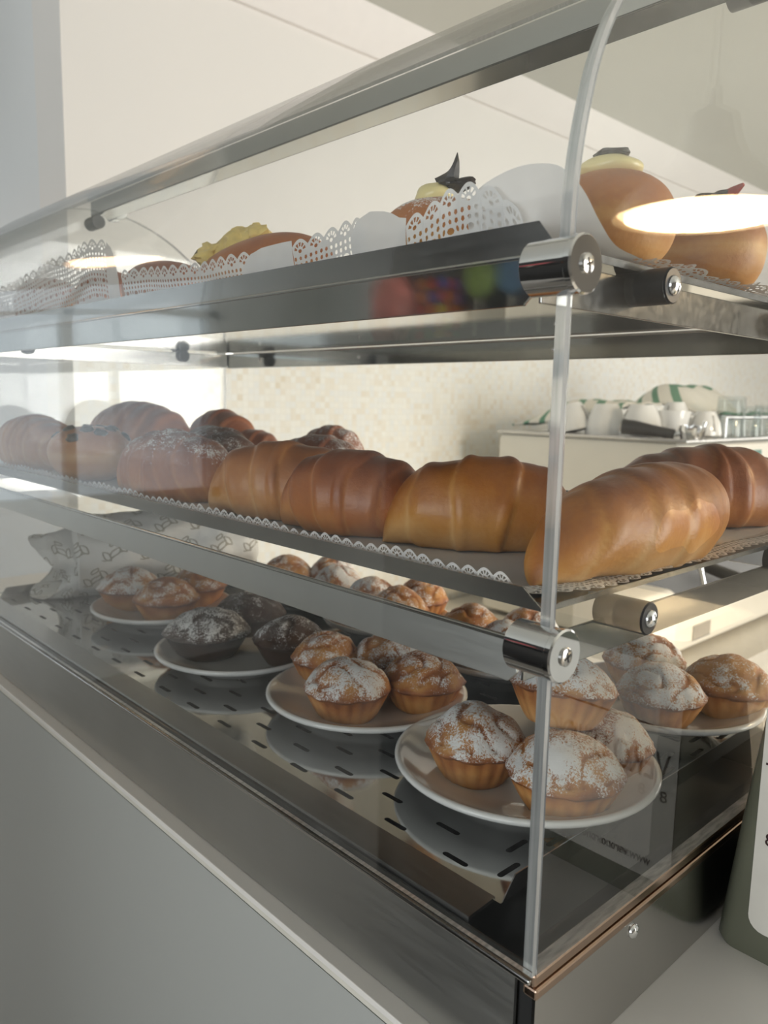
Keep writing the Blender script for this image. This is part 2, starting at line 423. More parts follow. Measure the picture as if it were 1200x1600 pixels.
# ================================================================== TRAYS
def cdt_plate(outline, holes, extra=()):
    pts = [V(p) for p in outline]; n = len(pts); ed = [(i, (i + 1) % n) for i in range(n)]
    for h in holes:
        b = len(pts); k = len(h); pts += [V(p) for p in h]; ed += [(b + i, b + (i + 1) % k) for i in range(k)]
    pts += [V(p) for p in extra]
    vv, _, ff, *_ = delaunay_2d_cdt(pts, ed, [], 0, 1e-6)
    def inside(p, poly):
        c = False; j = len(poly) - 1
        for i in range(len(poly)):
            a, b = poly[i], poly[j]
            if (a[1] > p[1]) != (b[1] > p[1]) and p[0] < (b[0] - a[0]) * (p[1] - a[1]) / (b[1] - a[1]) + a[0]: c = not c
            j = i
        return c
    bb = [(min(p[0] for p in h), max(p[0] for p in h), min(p[1] for p in h), max(p[1] for p in h), h) for h in holes]
    out = []
    for t in ff:
        c = (sum(vv[i][0] for i in t) / len(t), sum(vv[i][1] for i in t) / len(t))
        if not inside(c, outline): continue
        if any(x0 <= c[0] <= x1 and y0 <= c[1] <= y1 and inside(c, h) for x0, x1, y0, y1, h in bb): continue
        out.append(list(t))
    return [tuple(v) for v in vv], out
def slot(cx, cy, L_, w_, ang=0):
    out = []; c, s = math.cos(R(ang)), math.sin(R(ang)); r = w_ / 2
    for a0, sx in ((-90, 1), (90, -1)):
        for k in range(5):
            a = R(a0 + 180 * k / 4); x = sx * (L_ / 2 - r) + r * math.cos(a); y = r * math.sin(a)
            out.append((cx + x * c - y * s, cy + x * s + y * c))
    return out
def lipped(x0, x1, y0, y1, z, lh, flare=.003, cut=.012, t=.0009):
    """upright tray lips with mitred corners, as thin sheet walls"""
    mb = MB()
    lf = lh
    for a, b, horiz in (((x0, y0), (x1, y0), 1), ((x0, y1), (x1, y1), 1), ((x0, y0), (x0, y1), 0), ((x1, y0), (x1, y1), 0)):
        if horiz:
            s = -1 if a[1] == y0 else 1
            q = [(a[0], a[1], z), (b[0], b[1], z), (b[0] - cut, b[1] + s * flare, z + lh), (a[0] + cut, a[1] + s * flare, z + lh)]
            off = V((0, -s * t, 0))
        else:
            s = -1 if a[0] == x0 else 1; lh = min(lf, .0035); flare = .0008
            q = [(a[0], a[1], z), (b[0], b[1], z), (b[0] + s * flare, b[1] - cut, z + lh), (a[0] + s * flare, a[1] + cut, z + lh)]
            off = V((-s * t, 0, 0))
        v = [V(p) for p in q] + [V(p) + off for p in q]
        mb.add(v, [(0, 1, 2, 3), (7, 6, 5, 4), (0, 4, 5, 1), (1, 5, 6, 2), (2, 6, 7, 3), (3, 7, 4, 0)])
    return mb
TX0, TX1 = -LN + .045, -.046
slots = []
k = 0
rows = [(.0415, 0), (.0645, .5), (.0875, 0), (.1105, .5), (.1335, 0), (.1565, .5), (.1795, 0), (.2025, .5), (.2255, 0), (.2485, .5), (.2715, 0), (.2945, .5), (.3175, 0), (.3405, .5), (.3635, 0), (.3865, .5)]
for y, o_ in rows:
    for i in range(17):
        x = -.093 - (i + o_) * .0545
        if x > TX0 + .02: slots.append(slot(x, y, .0205, .0042))
for i in range(7):
    slots.append(slot(-.0635, .058 + i * .05, .021, .0042, 90)); slots.append(slot(-.0765, .083 + i * .05, .021, .0042, 90))
def rect(x0, x1, y0, y1): return [(x0, y0), (x1, y0), (x1, y1), (x0, y1)]
slots = [s for s in slots if all(not (abs(s[0][0] - q[0][0]) < .012 and abs(s[0][1] - q[0][1]) < .010 and q is not s) for q in slots[-14:])] + []
vv, ff = cdt_plate(rect(TX0, TX1, .028, .405), slots)
t = thing('warming_tray', 'mirror polished slotted steel tray on the bottom tier holding the muffin plates', 'tray', (-.5, .2, .005))
child_world(build('tray_floor', [(x, y, .0068) for x, y in vv], ff, 'mirror'), t)
child_world(MB().prism([(.0042, .0030), (.0050, .0075), (.028, .0092), (.028, .0068), (.0058, .0052), (.0055, .003)], 0, TX0, TX1 - .004).obj('front_strip', 'tray', smooth=None), t)
mb = MB()
for s, x in ((1, TX1), (-1, TX0)):
    v = [(x, .030, .0068), (x, .402, .0068), (x + s * .001, .392, .0205), (x + s * .001, .040, .0205)]
    mb.add(v + [(p[0] - s * .0008, p[1], p[2]) for p in v], [(0, 1, 2, 3), (7, 6, 5, 4), (0, 4, 5, 1), (1, 5, 6, 2), (2, 6, 7, 3), (3, 7, 4, 0)])
    child_world(mb.obj('end_lip', 'tray', smooth=None), t); mb = MB()
SX0, SX1 = -LN + .016, -.016
def shelf_tray(z, lh, label):
    t = thing('shelf_tray', label, 'tray', (-.5, .2, z), group=None)
    fl = 'mirror'
    child_world(MB().box(SX0, SX1, .0135, .405, z - .001, z).obj('tray_floor', fl, smooth=None), t)
    child_world(lipped(SX0, SX1, .0135, .405, z - .001, lh + .001).obj('tray_lip', 'tray', smooth=None), t)
    return t
shelf_tray(.1890, .0105, 'shallow steel tray lined with lace paper under the croissants')
shelf_tray(.3630, .0150, 'shallow steel tray with upright lip carrying the cream buns on the top tier')

# ================================================================== LACE DOILIES
def paper():
    m, nt, b = newmat('doily_paper')
    f = nz(nt, coords(nt), 60, 4)
    nt.links.new(ramp(nt, f, ((.3, (.80, .79, .79)), (.7, (.88, .87, .865)))), b.inputs['Base Color'])
    b.inputs['Roughness'].default_value = .8
    bump(nt, b, f, .25, .002)
    tl = node(nt, 'ShaderNodeBsdfTranslucent'); tl.inputs[0].default_value = (.85, .83, .81, 1)
    mx = node(nt, 'ShaderNodeMixShader'); mx.inputs[0].default_value = .28
    nt.links.new(b.outputs[0], mx.inputs[1]); nt.links.new(tl.outputs[0], mx.inputs[2])
    nt.links.new(mx.outputs[0], nt.nodes['Material Output'].inputs[0]); return m
M['paper'] = paper()
def ell(cx, cy, a, b, ang=0, n=7):
    c, s = math.cos(R(ang)), math.sin(R(ang))
    return [(cx + a * math.cos(2 * math.pi * k / n) * c - b * math.sin(2 * math.pi * k / n) * s, cy + a * math.cos(2 * math.pi * k / n) * s + b * math.sin(2 * math.pi * k / n) * c) for k in range(n)]
_lace = {}
def lace_tile(p, w_):
    """one period of lace, u in 0..p, v from the scalloped edge (0) inwards to w"""
    if (p, w_) in _lace: return _lace[(p, w_)]
    ah = .30 * p; top = [(p * k / 10, ah * (1 - math.sin(math.pi * k / 10)) ** 1.0) for k in range(11)]
    outl = top + [(p, w_), (p * .5, w_), (0, w_)]; holes = []
    cy = .52 * p
    for k in range(5):   # fan of wedges under the scallop
        a = 180 + 22 + 34 * k; r0, r1 = .20 * p, .37 * p; h = []
        for rr, da in ((r0, -9), (r0, 9), (r1, 11), (r1, -11)):
            h.append((p * .5 + rr * math.cos(R(a + da)), cy + rr * math.sin(R(a + da))))
        holes.append(h)
    holes.append(ell(p * .5, cy, .11 * p, .085 * p))
    v = cy + .30 * p; row = 0
    while v < w_ - .12 * p:
        if row % 3 == 2:
            holes.append(ell(p * .5, v + .04 * p, .20 * p, .12 * p, 0, 8))
            holes.append(ell(p * .13, v, .07 * p, .11 * p, 20)); holes.append(ell(p * .87, v, .07 * p, .11 * p, -20)); v += .34 * p
        else:
            n = 3; 
            for k in range(n):
                x = p * (k + (.5 if row % 3 == 0 else .5)) / n
                holes.append(ell(x, v, .095 * p, .085 * p if k % 2 else .10 * p, 45 if k % 2 else 20, 5))
            v += .27 * p
        row += 1
    extra = [(p * (i + .5) / 5, w_ * (j + .5) / 8) for i in range(5) for j in range(8)]
    extra = [e for e in extra if e[1] > ah * 1.2 and all(min((e[0] - q[0]) ** 2 + (e[1] - q[1]) ** 2 for q in h) > (.05 * p) ** 2 for h in holes)]
    vv, ff = cdt_plate(outl, holes, extra); _lace[(p, w_)] = (vv, ff); return vv, ff
def lace(mb, u0, u1, p, w_, fn):
    vv, ff = lace_tile(p, w_); n = max(1, round((u1 - u0) / p)); pp = (u1 - u0) / n
    for i in range(n):
        mb.add([fn(u0 + (i + x / p) * pp, y) for x, y in vv], ff)
def sheet(mb, u0, u1, v0, v1, nu, nv, fn):
    v = [fn(u0 + (u1 - u0) * i / nu, v0 + (v1 - v0) * j / nv) for j in range(nv + 1) for i in range(nu + 1)]
    f = [(j * (nu + 1) + i, j * (nu + 1) + i + 1, (j + 1) * (nu + 1) + i + 1, (j + 1) * (nu + 1) + i) for j in range(nv) for i in range(nu)]
    mb.add(v, f)
# middle tier: flat doilies whose lace edge turns up along the lip
def mid_doily(x0, x1, label, dz=0, endlace=False, seed=0):
    mb = MB(); W = .020; p = .0115
    xe = x1 - (.0 if not endlace else 0)
    def front(u, v):
        wob = .0012 * math.sin(u * 90 + seed) + .001 * math.sin(u * 37 + seed * 2)
        s = v
        # turned up against the lip for the first 12 mm, then flat
        if s < .0125: return (u, .0155 + .0015 * s / .0125, .1915 + dz + (.0125 - s) * .98 + wob * .8)
        return (u, .017 + (s - .0125), .1915 + dz)
    lace(mb, x0, xe, p, W, front)
    sheet(mb, x0, xe, W, .385, 12, 10, lambda u, v: (u, .017 + (v - .0125), .1915 + dz))
    if endlace:   # right hand border spills over the end lip towards the side panel
        def end(u, v):   # u along y, v from the outer edge inwards
            s = .029 - v; x = xe + s
            z = .1915 + dz + (.0028 * min(1, s / .010)) - max(0, s - .030) * .12 + .0008 * math.sin(u * 55)
            cy = min(1, (u - .018) / .05)
            return (x - .012 * (1 - cy) ** 2 - .0015, u, z)
        lace(mb, .018, .385, .0125, .022, end)
        sheet(mb, .018, .385, .022, .030, 40, 4, end)
    o = mb.obj('lace_doily', 'paper', None, 180)
    tag(o, label, 'doily', None); return o
mid_doily(-.360, -.040, 'white lace doily under the near croissants beside the acrylic corner post', 0, True, 0)
mid_doily(-.640, -.352, 'white lace doily along the lip under the middle croissants', .0005, False, 1)
mid_doily(-.930, -.632, 'white lace doily at the hazy far left end of the croissant shelf', .001, False, 2)
# top tier: doilies standing up behind the lip
ZT = .3640
HA = [(-.95, .410), (-.90, .416), (-.83, .419), (-.75, .424), (-.70, .431), (-.645, .433), (-.60, .437), (-.565, .4395), (-.541, .437), (-.524, .427), (-.512, .408), (-.505, .396)]
HB = [(-.50, .404), (-.46, .4035), (-.41, .399), (-.35, .397), (-.30, .397), (-.26, .394)]
HC = [(-.300, .385), (-.292, .394), (-.275, .3965), (-.25, .396), (-.232, .396), (-.20, .400), (-.172, .4025), (-.160, .398)]
HD = [(-.172, .389), (-.166, .399), (-.155, .4025), (-.143, .401), (-.130, .395), (-.115, .398), (-.094, .4045), (-.074, .4055), (-.058, .399), (-.047, .388), (-.040, .376)]
def top_doily(name_label, H, plain_rng, lace_rng, y, p, w_, seed):
    mb = MB()
    def fn(u, v):
        h = lerp_tab(H, u); tot = h - ZT
        z = h - v; lean = .0022 * math.sin(u * 70 + seed) * (1 - min(1, v / max(tot, .001)))
        if v <= tot: return (u, y + lean + .006 * (v / tot) ** 2, z)
        return (u, y + .006 + (v - tot), ZT + .0004 * seed)
    for a, b in lace_rng:
        lace(mb, a, b, p, w_, fn); sheet(mb, a, b, w_, .12, max(4, int((b - a) / .008)), 14, fn)
    for a, b in plain_rng: sheet(mb, a, b, 0, .12, max(6, int((b - a) / .005)), 18, fn)
    o = mb.obj('lace_doily', 'paper', None, 180); tag(o, name_label, 'doily'); return o
top_doily('tall pierced lace doily rising to a peak at the far left of the top tray', HA, [(-.535, -.505)], [(-.95, -.535)], .0200, .0165, .054, 1)
top_doily('low lace doily along the top tray just right of the tall peaked doily', HB, [], [(-.50, -.262)], .0215, .0150, .030, 2)
top_doily('lace doily with a plain folded left end on the top tray beside the apple bun', HC, [(-.300, -.235)], [(-.235, -.160)], .0190, .0150, .030, 3)
top_doily('wide pierced lace doily curling up in front of the chocolate tipped bun', HD, [(-.172, -.128)], [(-.128, -.042)], .0175, .0155, .036, 4)
# the folded plain doily that wraps the near corner and lies along the right end
def corner_doily():
    mb = MB()
    path = catmull([(-.084, .0225, .388), (-.078, .0215, .4005), (-.068, .021, .4055), (-.052, .021, .4085), (-.038, .0215, .4080), (-.026, .0235, .4045), (-.017, .029, .394), (-.0125, .038, .380), (-.0115, .052, .3705), (-.0115, .075, .3675)], 5)
    rowsn = 10; v = []; n = len(path)
    for j in range(rowsn + 1):
        s = j / rowsn
        for i, p in enumerate(path):
            base = V((min(p.x, -.050) if p.x > -.05 else p.x, max(p.y + .008, .030), ZT + .0012))
            q = p.lerp(base, s); q.z = ZT + .0012 + (p.z - ZT - .0012) * (1 - s) ** 1.15
            v.append(q)
    f = [(j * n + i, j * n + i + 1, (j + 1) * n + i + 1, (j + 1) * n + i) for j in range(rowsn) for i in range(n - 1)]
    mb.add(v, f)
    def end(u, v_):
        s = v_; wob = .0015 * math.sin(u * 60) + .001 * math.sin(u * 143)
        x = -.0115 - s * .97; z = .3700 - s * .06 + wob * (1 - s / .045)
        return (x, u, z)
    lace(mb, .070, .385, .0150, .030, end); sheet(mb, .070, .385, .030, .045, 40, 3, end)
    sheet(mb, 0, 1, 0, 1, 8, 8, lambda a, b: (-.25 + a * .197, .03 + b * .35, ZT + .0016 + .0002 * b))
    o = mb.obj('lace_doily', 'paper', None, 180)
    return tag(o, 'large plain folded doily wrapping the right corner of the top tray by the post', 'doily')
corner_doily()

# ================================================================== BREAD
def crust(name, stops, sugar=0.0, rough=.42, sc=1, coat=.12):
    """stops: colours from pale crumb to dark crust along the 'bake' attribute"""
    m, nt, b = newmat(name)
    at = node(nt, 'ShaderNodeAttribute'); at.attribute_name = 'bake'
    co = coords(nt)
    big = E(nt, nz(nt, co, 22 * sc, 4)); fine = E(nt, nz(nt, co, 320 * sc, 3, .6))
    v = E(nt, at.outputs['Fac']) + (big - .5) * .75 + (fine - .5) * .22
    c = ramp(nt, v.s, stops)
    sp = nz(nt, co, 900, 2)
    if sugar > 0:
        a2 = node(nt, 'ShaderNodeAttribute'); a2.attribute_name = 'sugar'
        f1 = E(nt, nz(nt, co, 620, 5, .8)); f2 = E(nt, nz(nt, co, 75, 3, .6))
        s = (E(nt, a2.outputs['Fac']) * sugar + (f1 - .5) * 2.6 + (f2 - .5) * 1.5)
        fac = ramp(nt, s.s, ((.54, (0, 0, 0)), (.78, (1, 1, 1))))
        c = mixc(nt, fac, c, (.86, .85, .84))
        ro = node(nt, 'ShaderNodeMapRange'); ro.inputs[3].default_value = rough; ro.inputs[4].default_value = 1
        nt.links.new(fac, ro.inputs[0]); nt.links.new(ro.outputs[0], b.inputs['Roughness'])
        h = (f1 * .6 + big * .8); bump(nt, b, h.s, .55, .0018)
    else:
        b.inputs['Roughness'].default_value = rough
        h = (fine * .35 + big * .8 + E(nt, nz(nt, mapping(nt, co, (26, 90, 90)), 1, 4)) * .5); bump(nt, b, h.s, .5, .0018)
        b.inputs['Coat Weight'].default_value = coat; b.inputs['Coat Roughness'].default_value = .3
    nt.links.new(c, b.inputs['Base Color'])
    b.inputs['Subsurface Weight'].default_value = .0
    return m
S_GOLD = ((0, (.68, .39, .15)), (.35, (.55, .245, .05)), (.62, (.42, .145, .022)), (1, (.20, .05, .010)))
S_BROWN = ((0, (.62, .29, .09)), (.35, (.45, .155, .038)), (.65, (.30, .080, .018)), (1, (.14, .032, .008)))
S_LIGHT = ((0, (.70, .41, .18)), (.35, (.56, .25, .075)), (.65, (.42, .145, .035)), (1, (.20, .055, .014)))
S_MUFF = ((0, (.66, .37, .13)), (.35, (.55, .25, .065)), (.62, (.36, .12, .028)), (1, (.13, .035, .01)))
S_CHOC = ((0, (.095, .040, .022)), (.5, (.045, .018, .010)), (1, (.016, .007, .005)))
S_BUN = ((0, (.76, .50, .23)), (.3, (.64, .315, .09)), (.62, (.44, .15, .032)), (1, (.28, .075, .02)))
M['bread_gold'] = crust('golden_crust', S_GOLD)
M['bread_light'] = crust('pale_crust', S_LIGHT)
M['bread_brown'] = crust('brown_crust', S_BROWN)
M['bread_brown_sugar'] = crust('brown_crust_icing_sugar', S_BROWN, .62)
M['bread_dark_sugar'] = crust('dark_crust_icing_sugar', ((0, (.30, .11, .045)), (.4, (.17, .055, .022)), (1, (.07, .02, .01))), .55)
M['muffin'] = crust('muffin_crust_icing_sugar', S_MUFF, 1.12, .5)
M['muffin_less'] = crust('muffin_crust_thin_sugar', S_MUFF, .72, .5)
M['muffin_choc'] = crust('chocolate_muffin_sugar', S_CHOC, .92, .5)
M['muffin_choc_less'] = crust('chocolate_muffin_thin_sugar', S_CHOC, .62, .5)
M['bun'] = crust('fried_bun_crust', S_BUN, 0, .5, coat=.05)
M['bun_sugar'] = crust('fried_bun_crust_sugar', S_BUN, .75, .5)
M['cup_crust'] = crust('pastry_cup', ((0, (.66, .38, .15)), (.4, (.58, .28, .085)), (.75, (.38, .14, .035)), (1, (.20, .06, .015))), 0, .55, coat=0)
def croissant(label, x, y, az, L_, rad, mat='bread_gold', turns=3, bend=.12, seed=0, z0=.1915, hs=1.0, tip=.16, group=None, tilt=0):
    """a rolled croissant: overlapping spiral wraps, thick middle, blunt ends"""
    rnd = random.Random(seed); nt_, nf = 120, 56; v = []; bake = []; sug = []; f = []
    ph = rnd.uniform(0, 6.28)
    bounds = [(k + .55) / (turns + .55) for k in range(turns)]
    for i in range(nt_ + 1):
        t = -1 + 2 * i / nt_; s = abs(t)
        for j in range(nf):
            a = 2 * math.pi * j / nf
            env = max(0, 1 - s ** 2.4) ** .60
            env = env * (1 - tip) + tip * max(0, 1 - s ** 7) ** .5
            ridge = 1.0; crease = 0; fine = 0
            sl = s + .10 * math.sin(a + ph + (1.4 if t > 0 else 0)) + .05 * noise.noise(V((math.cos(a) * 1.2, math.sin(a) * 1.2, t * 2 + seed)))
            for b in bounds:
                dlt = sl - b
                st = 1 / (1 + math.exp(max(-60, min(60, dlt * 110))))
                ridge += .060 * (st - .5) + .030 * math.exp(-((dlt + .07) / .06) ** 2)
                crease = max(crease, math.exp(-((dlt - .018) / .022) ** 2) * .55 + math.exp(-((dlt - .006) / .006) ** 2) * .5)
            r = rad * env * ridge * (1 + .04 * noise.noise(V((math.cos(a) * 1.5, math.sin(a) * 1.5, t * 3 + seed * 7))))
            cy_ = r * math.cos(a); cz = r * math.sin(a) * hs
            u = t * L_ / 2; px = u; py = cy_ + bend * L_ * (t * t - .3); pz = cz
            v.append([px, py, pz])
            top = math.sin(a)
            bk = .46 + .50 * top * (1 - s * .35) - .30 * crease - .20 * max(0, s - .6) / .4 + .12 * noise.noise(V((t * 5, a * 1.3, seed + 3)))
            bake.append(bk); sug.append(max(0, top) * .9 + .15 * noise.noise(V((t * 3, a, seed))) - crease * .1)
    for i in range(nt_):
        for j in range(nf):
            k = (j + 1) % nf; f.append((i * nf + j, i * nf + k, (i + 1) * nf + k, (i + 1) * nf + j))
    zmin = -rad * hs * .80
    for p in v:      # flattened underside
        if p[2] < zmin: p[2] = zmin + (p[2] - zmin) * .12
    lo = min(p[2] for p in v)
    # ends droop on to the tray
    for p in v:
        s = abs(p[0]) / (L_ / 2); p[2] -= 0
    v2 = []
    for i in range(nt_ + 1):
        ring = v[i * nf:(i + 1) * nf]; l = min(p[2] for p in ring); 
        for p in ring: v2.append(V((p[0], p[1], p[2] - l * 1.0 + 0)) if True else None)
    o = build('croissant', v2, f, mat, None, 180, attrs={'bake': bake, 'sugar': sug})
    o.location = (x, y, z0); o.rotation_euler = (0, R(tilt), R(az))
    return tag(o, label, 'croissant', group)
GC = 'croissants on the middle tier'
croissant('largest golden croissant at the near right end, behind the acrylic side panel', -.0490, .170, 97, .262, .0355, 'bread_gold', 3, .05, 1, group=GC, hs=.93, tip=.2)
croissant('brown croissant behind the largest golden one at the far right', -0.094, 0.350, 53, 0.185, 0.0355, 'bread_brown', 3, .06, 2, group=GC, hs=1.0)
croissant('smooth plump golden croissant left of the acrylic corner post', -0.142, 0.114, 43, 0.140, 0.0360, 'bread_gold', 2, .05, 3, group=GC, hs=.93, tip=.26)
croissant('glossy brown croissant with a folded pale tip, left of the smooth golden one', -.240, .080, 22, .130, .0330, 'bread_brown', 2, .06, 11, group=GC, hs=1.0, tip=.3)
croissant('pale tan croissant beside the large sugar topped one', -0.333, 0.083, 30, 0.148, 0.0345, 'bread_light', 2, .07, 5, group=GC, hs=.98, tip=.28)
croissant('large sugar dusted brown croissant with broad ridges', -0.492, 0.066, 19, 0.140, 0.0385, 'bread_brown_sugar', 3, .04, 6, group=GC, hs=.92, tip=.3)
croissant('dark croissant thickly dusted with icing sugar behind the large sugared one', -0.585, 0.168, -5, 0.162, 0.0350, 'bread_dark_sugar', 2, .05, 7, group=GC, hs=1.0)
croissant('tall ridged croissant at the back left of the middle shelf', -0.905, 0.228, 12, 0.230, 0.0460, 'bread_brown', 4, .05, 8, group=GC, hs=1.0)
croissant('hazy croissant at the far left end of the middle shelf', -0.874, 0.068, 13, 0.155, 0.0370, 'bread_light', 3, .05, 9, group=GC, hs=1.0)
croissant('small knotted croissant at the rear just below the chrome rear clamp', -0.850, 0.337, 9, 0.136, 0.0380, 'bread_brown', 2, .05, 10, group=GC, hs=1.1)
croissant('small low croissant in the back row behind the dark sugared one', -0.771, 0.345, 30, 0.085, 0.0280, 'bread_brown', 2, .05, 12, group=GC, hs=1.0)
croissant('flat sugar speckled croissant behind the pale tan one', -0.518, 0.265, 18, 0.130, 0.0305, 'bread_brown_sugar', 2, .05, 13, group=GC, hs=1.0)
croissant('rearmost sugar speckled croissant peeking over the back of the middle row', -0.625, 0.372, 9, 0.108, 0.0310, 'bread_brown_sugar', 2, .05, 14, group=GC, hs=1.1)

def bun_mesh(r, h, seed, dome=1.0, nf=48, nr=26):
    v = []; bake = []; sug = []; f = []
    for i in range(nr + 1):
        ph = -math.pi / 2 + math.pi * i / nr
        for j in range(nf):
            a = 2 * math.pi * j / nf
            nn = 1 + .05 * noise.noise(V((math.cos(a) * 1.3, math.sin(a) * 1.3, ph + seed * 5)))
            cr = math.cos(ph) ** .72 if math.cos(ph) > 0 else 0
            z = math.sin(ph); z = (abs(z) ** 1.0) * (1 if z > 0 else -1)
            v.append(V((r * cr * nn * math.cos(a), r * cr * nn * math.sin(a), h / 2 * (z * (1 + .03 * nn)) + h / 2)))
            band = math.exp(-((math.sin(ph) + .05) / .16) ** 2)
            bake.append(.50 + .28 * math.sin(ph) - .30 * band + .1 * noise.noise(V((math.cos(a) * 2, math.sin(a) * 2, ph * 2 + seed)))); sug.append(max(0, math.sin(ph)) ** 2 * 1.1)
    for i in range(nr):
        for j in range(nf):
            k = (j + 1) % nf; f.append((i * nf + j, i * nf + k, (i + 1) * nf + k, (i + 1) * nf + j))
    return v, f, bake, sug
M['custard'] = plain('custard_cream', (.80, .68, .33), .38, var=.04, coat=.3)
M['apple'] = plain('apple_slice', (.80, .60, .20), .4, var=.15, vscale=90)
M['chocolate'] = plain('dark_chocolate', (.018, .012, .011), .35, var=.2)
M['cherry'] = plain('cherry_red', (.35, .015, .015), .25)
def blob(rx, ry, rz, seed, amp=.12, nf=28, nr=16):
    v = []; f = []
    for i in range(nr + 1):
        ph = -math.pi / 2 + math.pi * i / nr
        for j in range(nf):
            a = 2 * math.pi * j / nf; d = V((math.cos(ph) * math.cos(a), math.cos(ph) * math.sin(a), math.sin(ph)))
            s = 1 + amp * noise.noise(d * 1.7 + V((seed, seed, 0))); v.append(V((d.x * rx * s, d.y * ry * s, d.z * rz * s)))
    for i in range(nr):
        for j in range(nf):
            k = (j + 1) % nf; f.append((i * nf + j, i * nf + k, (i + 1) * nf + k, (i + 1) * nf + j))
    return v, f
def offs(v, d): return [p + V(d) for p in v]
GB = 'cream buns on the top tier'
def cream_bun(label, x, y, r, h, seed, cream=(.023, .012), mat='bun', z0=.3660, cdx=(0, 0)):
    t = thing('cream_bun', label, 'bun', (x, y, z0), 0, GB)
    v, f, b, s = bun_mesh(r, h, seed); build('bun_body', v, f, mat, t, 180, attrs={'bake': b, 'sugar': s})
    if cream:
        v, f = blob(cream[0], cream[0] * .95, cream[1], seed, .1); build('custard', offs(v, (cdx[0], cdx[1], h + cream[1] * .35)), f, 'custard', t, 180)
    return t
# near bun
b1 = cream_bun('biggest golden bun with a custard dollop right of the acrylic post', -.050, .105, .0375, .055, 3, (.0185, .0075), 'bun', .3660)
v, f = blob(.0105, .009, .003, 5, .4); build('chocolate_chip', offs(v, (.0, 0, .0660)), f, 'chocolate', b1, 40)
b2 = cream_bun('pale golden bun topped with chocolate and a red cherry tip at the right edge', -.056, .240, .040, .061, 8, (.013, .004), 'bun', .3660, (-.006, -.003))
v, f = blob(.013, .010, .0048, 2, .5); build('chocolate_chip', offs(v, (.003, 0, .0665)), f, 'chocolate', b2, 40)
mb = MB().tube([(.012, .0, .0675), (.018, -.001, .0695), (.024, -.002, .0725)], [.004, .0034, .0012], 8); mb.obj('cherry', 'cherry', b2)
b3 = cream_bun('sugared bun with custard and an upright chocolate leaf behind the lace', -.177, .103, .0475, .060, 12, (.015, .009), 'bun_sugar', .3660, (-.004, -.004))
mb = MB(); 
lf = catmull([(.000, 0, .070), (.006, .001, .076), (.010, .0, .083), (.011, .0, .0905)], 4)
mb.tube(lf, [.009 - .0088 * (i / (len(lf) - 1)) ** .8 for i in range(len(lf))], 6)
v, f = blob(.014, .010, .0042, 7, .6); mb.add(offs(v, (.006, .001, .0705)), f); mb.obj('chocolate_leaf', 'chocolate', b3, 30)
# apple roll and plain buns
t = thing('apple_roll', 'reddish long bun with yellow apple slices at its left end on the top tray', 'bun', (-.375, .090, .3660), R(6), GB)
v, f, b, s = bun_mesh(.036, .058, 21); v = [V((p.x * 2.35, p.y, p.z * (1 + .06 * math.sin(p.x * 80)))) for p in v]
build('bun_body', v, f, 'bread_brown', t, 180, attrs={'bake': [x - .1 for x in b], 'sugar': s})
for k, (dx, dy, dz, r_, an) in enumerate([(-.058, -.010, .052, .017, 10), (-.040, -.004, .058, .016, -15), (-.020, -.006, .061, .018, 8), (-.004, -.002, .0625, .013, -6)]):
    v, f = blob(r_, r_ * .9, .0075, k + 3, .9, 20, 10); q = Matrix.Rotation(R(an), 3, 'Y') @ Matrix.Rotation(R(38), 3, 'X')
    build('apple_slice', [q @ p + V((dx, dy, dz)) for p in v], f, 'apple', t, 60)
def low_bun(label, x, y, rx, r, h, seed, rz=0):
    v, f, b, s = bun_mesh(r, h, seed); v = [V((p.x * rx, p.y, p.z)) for p in v]
    o = build('sweet_bun', v, f, 'bread_brown', None, 180, attrs={'bake': b, 'sugar': s}); o.location = (x, y, .3660); o.rotation_euler = (0, 0, R(rz))
    return tag(o, label, 'bun', GB)
low_bun('low smooth reddish bun left of the apple topped roll', -.540, .085, 1.35, .040, .0565, 31)
low_bun('reddish bun at the left edge of the picture on the top tray', -.840, .080, 1.2, .042, .068, 33)
low_bun('small round reddish bun half hidden behind the tallest lace at the left', -.700, .095, 1.0, .036, .066, 35)

# chocolate chip bun on the middle tier
t = thing('chocolate_chip_bun', 'pale round bun studded with chocolate chips left of the big sugared croissant', 'bun', (-.696, .069, .1915), 0, None)
v, f, b, s = bun_mesh(.048, .062, 41); build('bun_body', v, f, 'bread_light', t, 180, attrs={'bake': [x - .12 for x in b], 'sugar': s})
rnd = random.Random(4)
for k in range(13):
    a = R(-170 + 28 * k + rnd.uniform(-8, 8)); ph = R(rnd.choice([38, 52, 64, 26])); rr = .0455 * math.cos(ph) ** .72
    v, f = blob(.0085, .007, .005, k, .3, 14, 8); q = V((math.cos(a) * math.cos(ph), math.sin(a) * math.cos(ph), math.sin(ph))).to_track_quat('Z', 'Y').to_matrix()
    build('chocolate_chip', [q @ p + V((rr * math.cos(a), rr * math.sin(a), .031 + .031 * math.sin(ph))) for p in v], f, 'chocolate', t, 180)

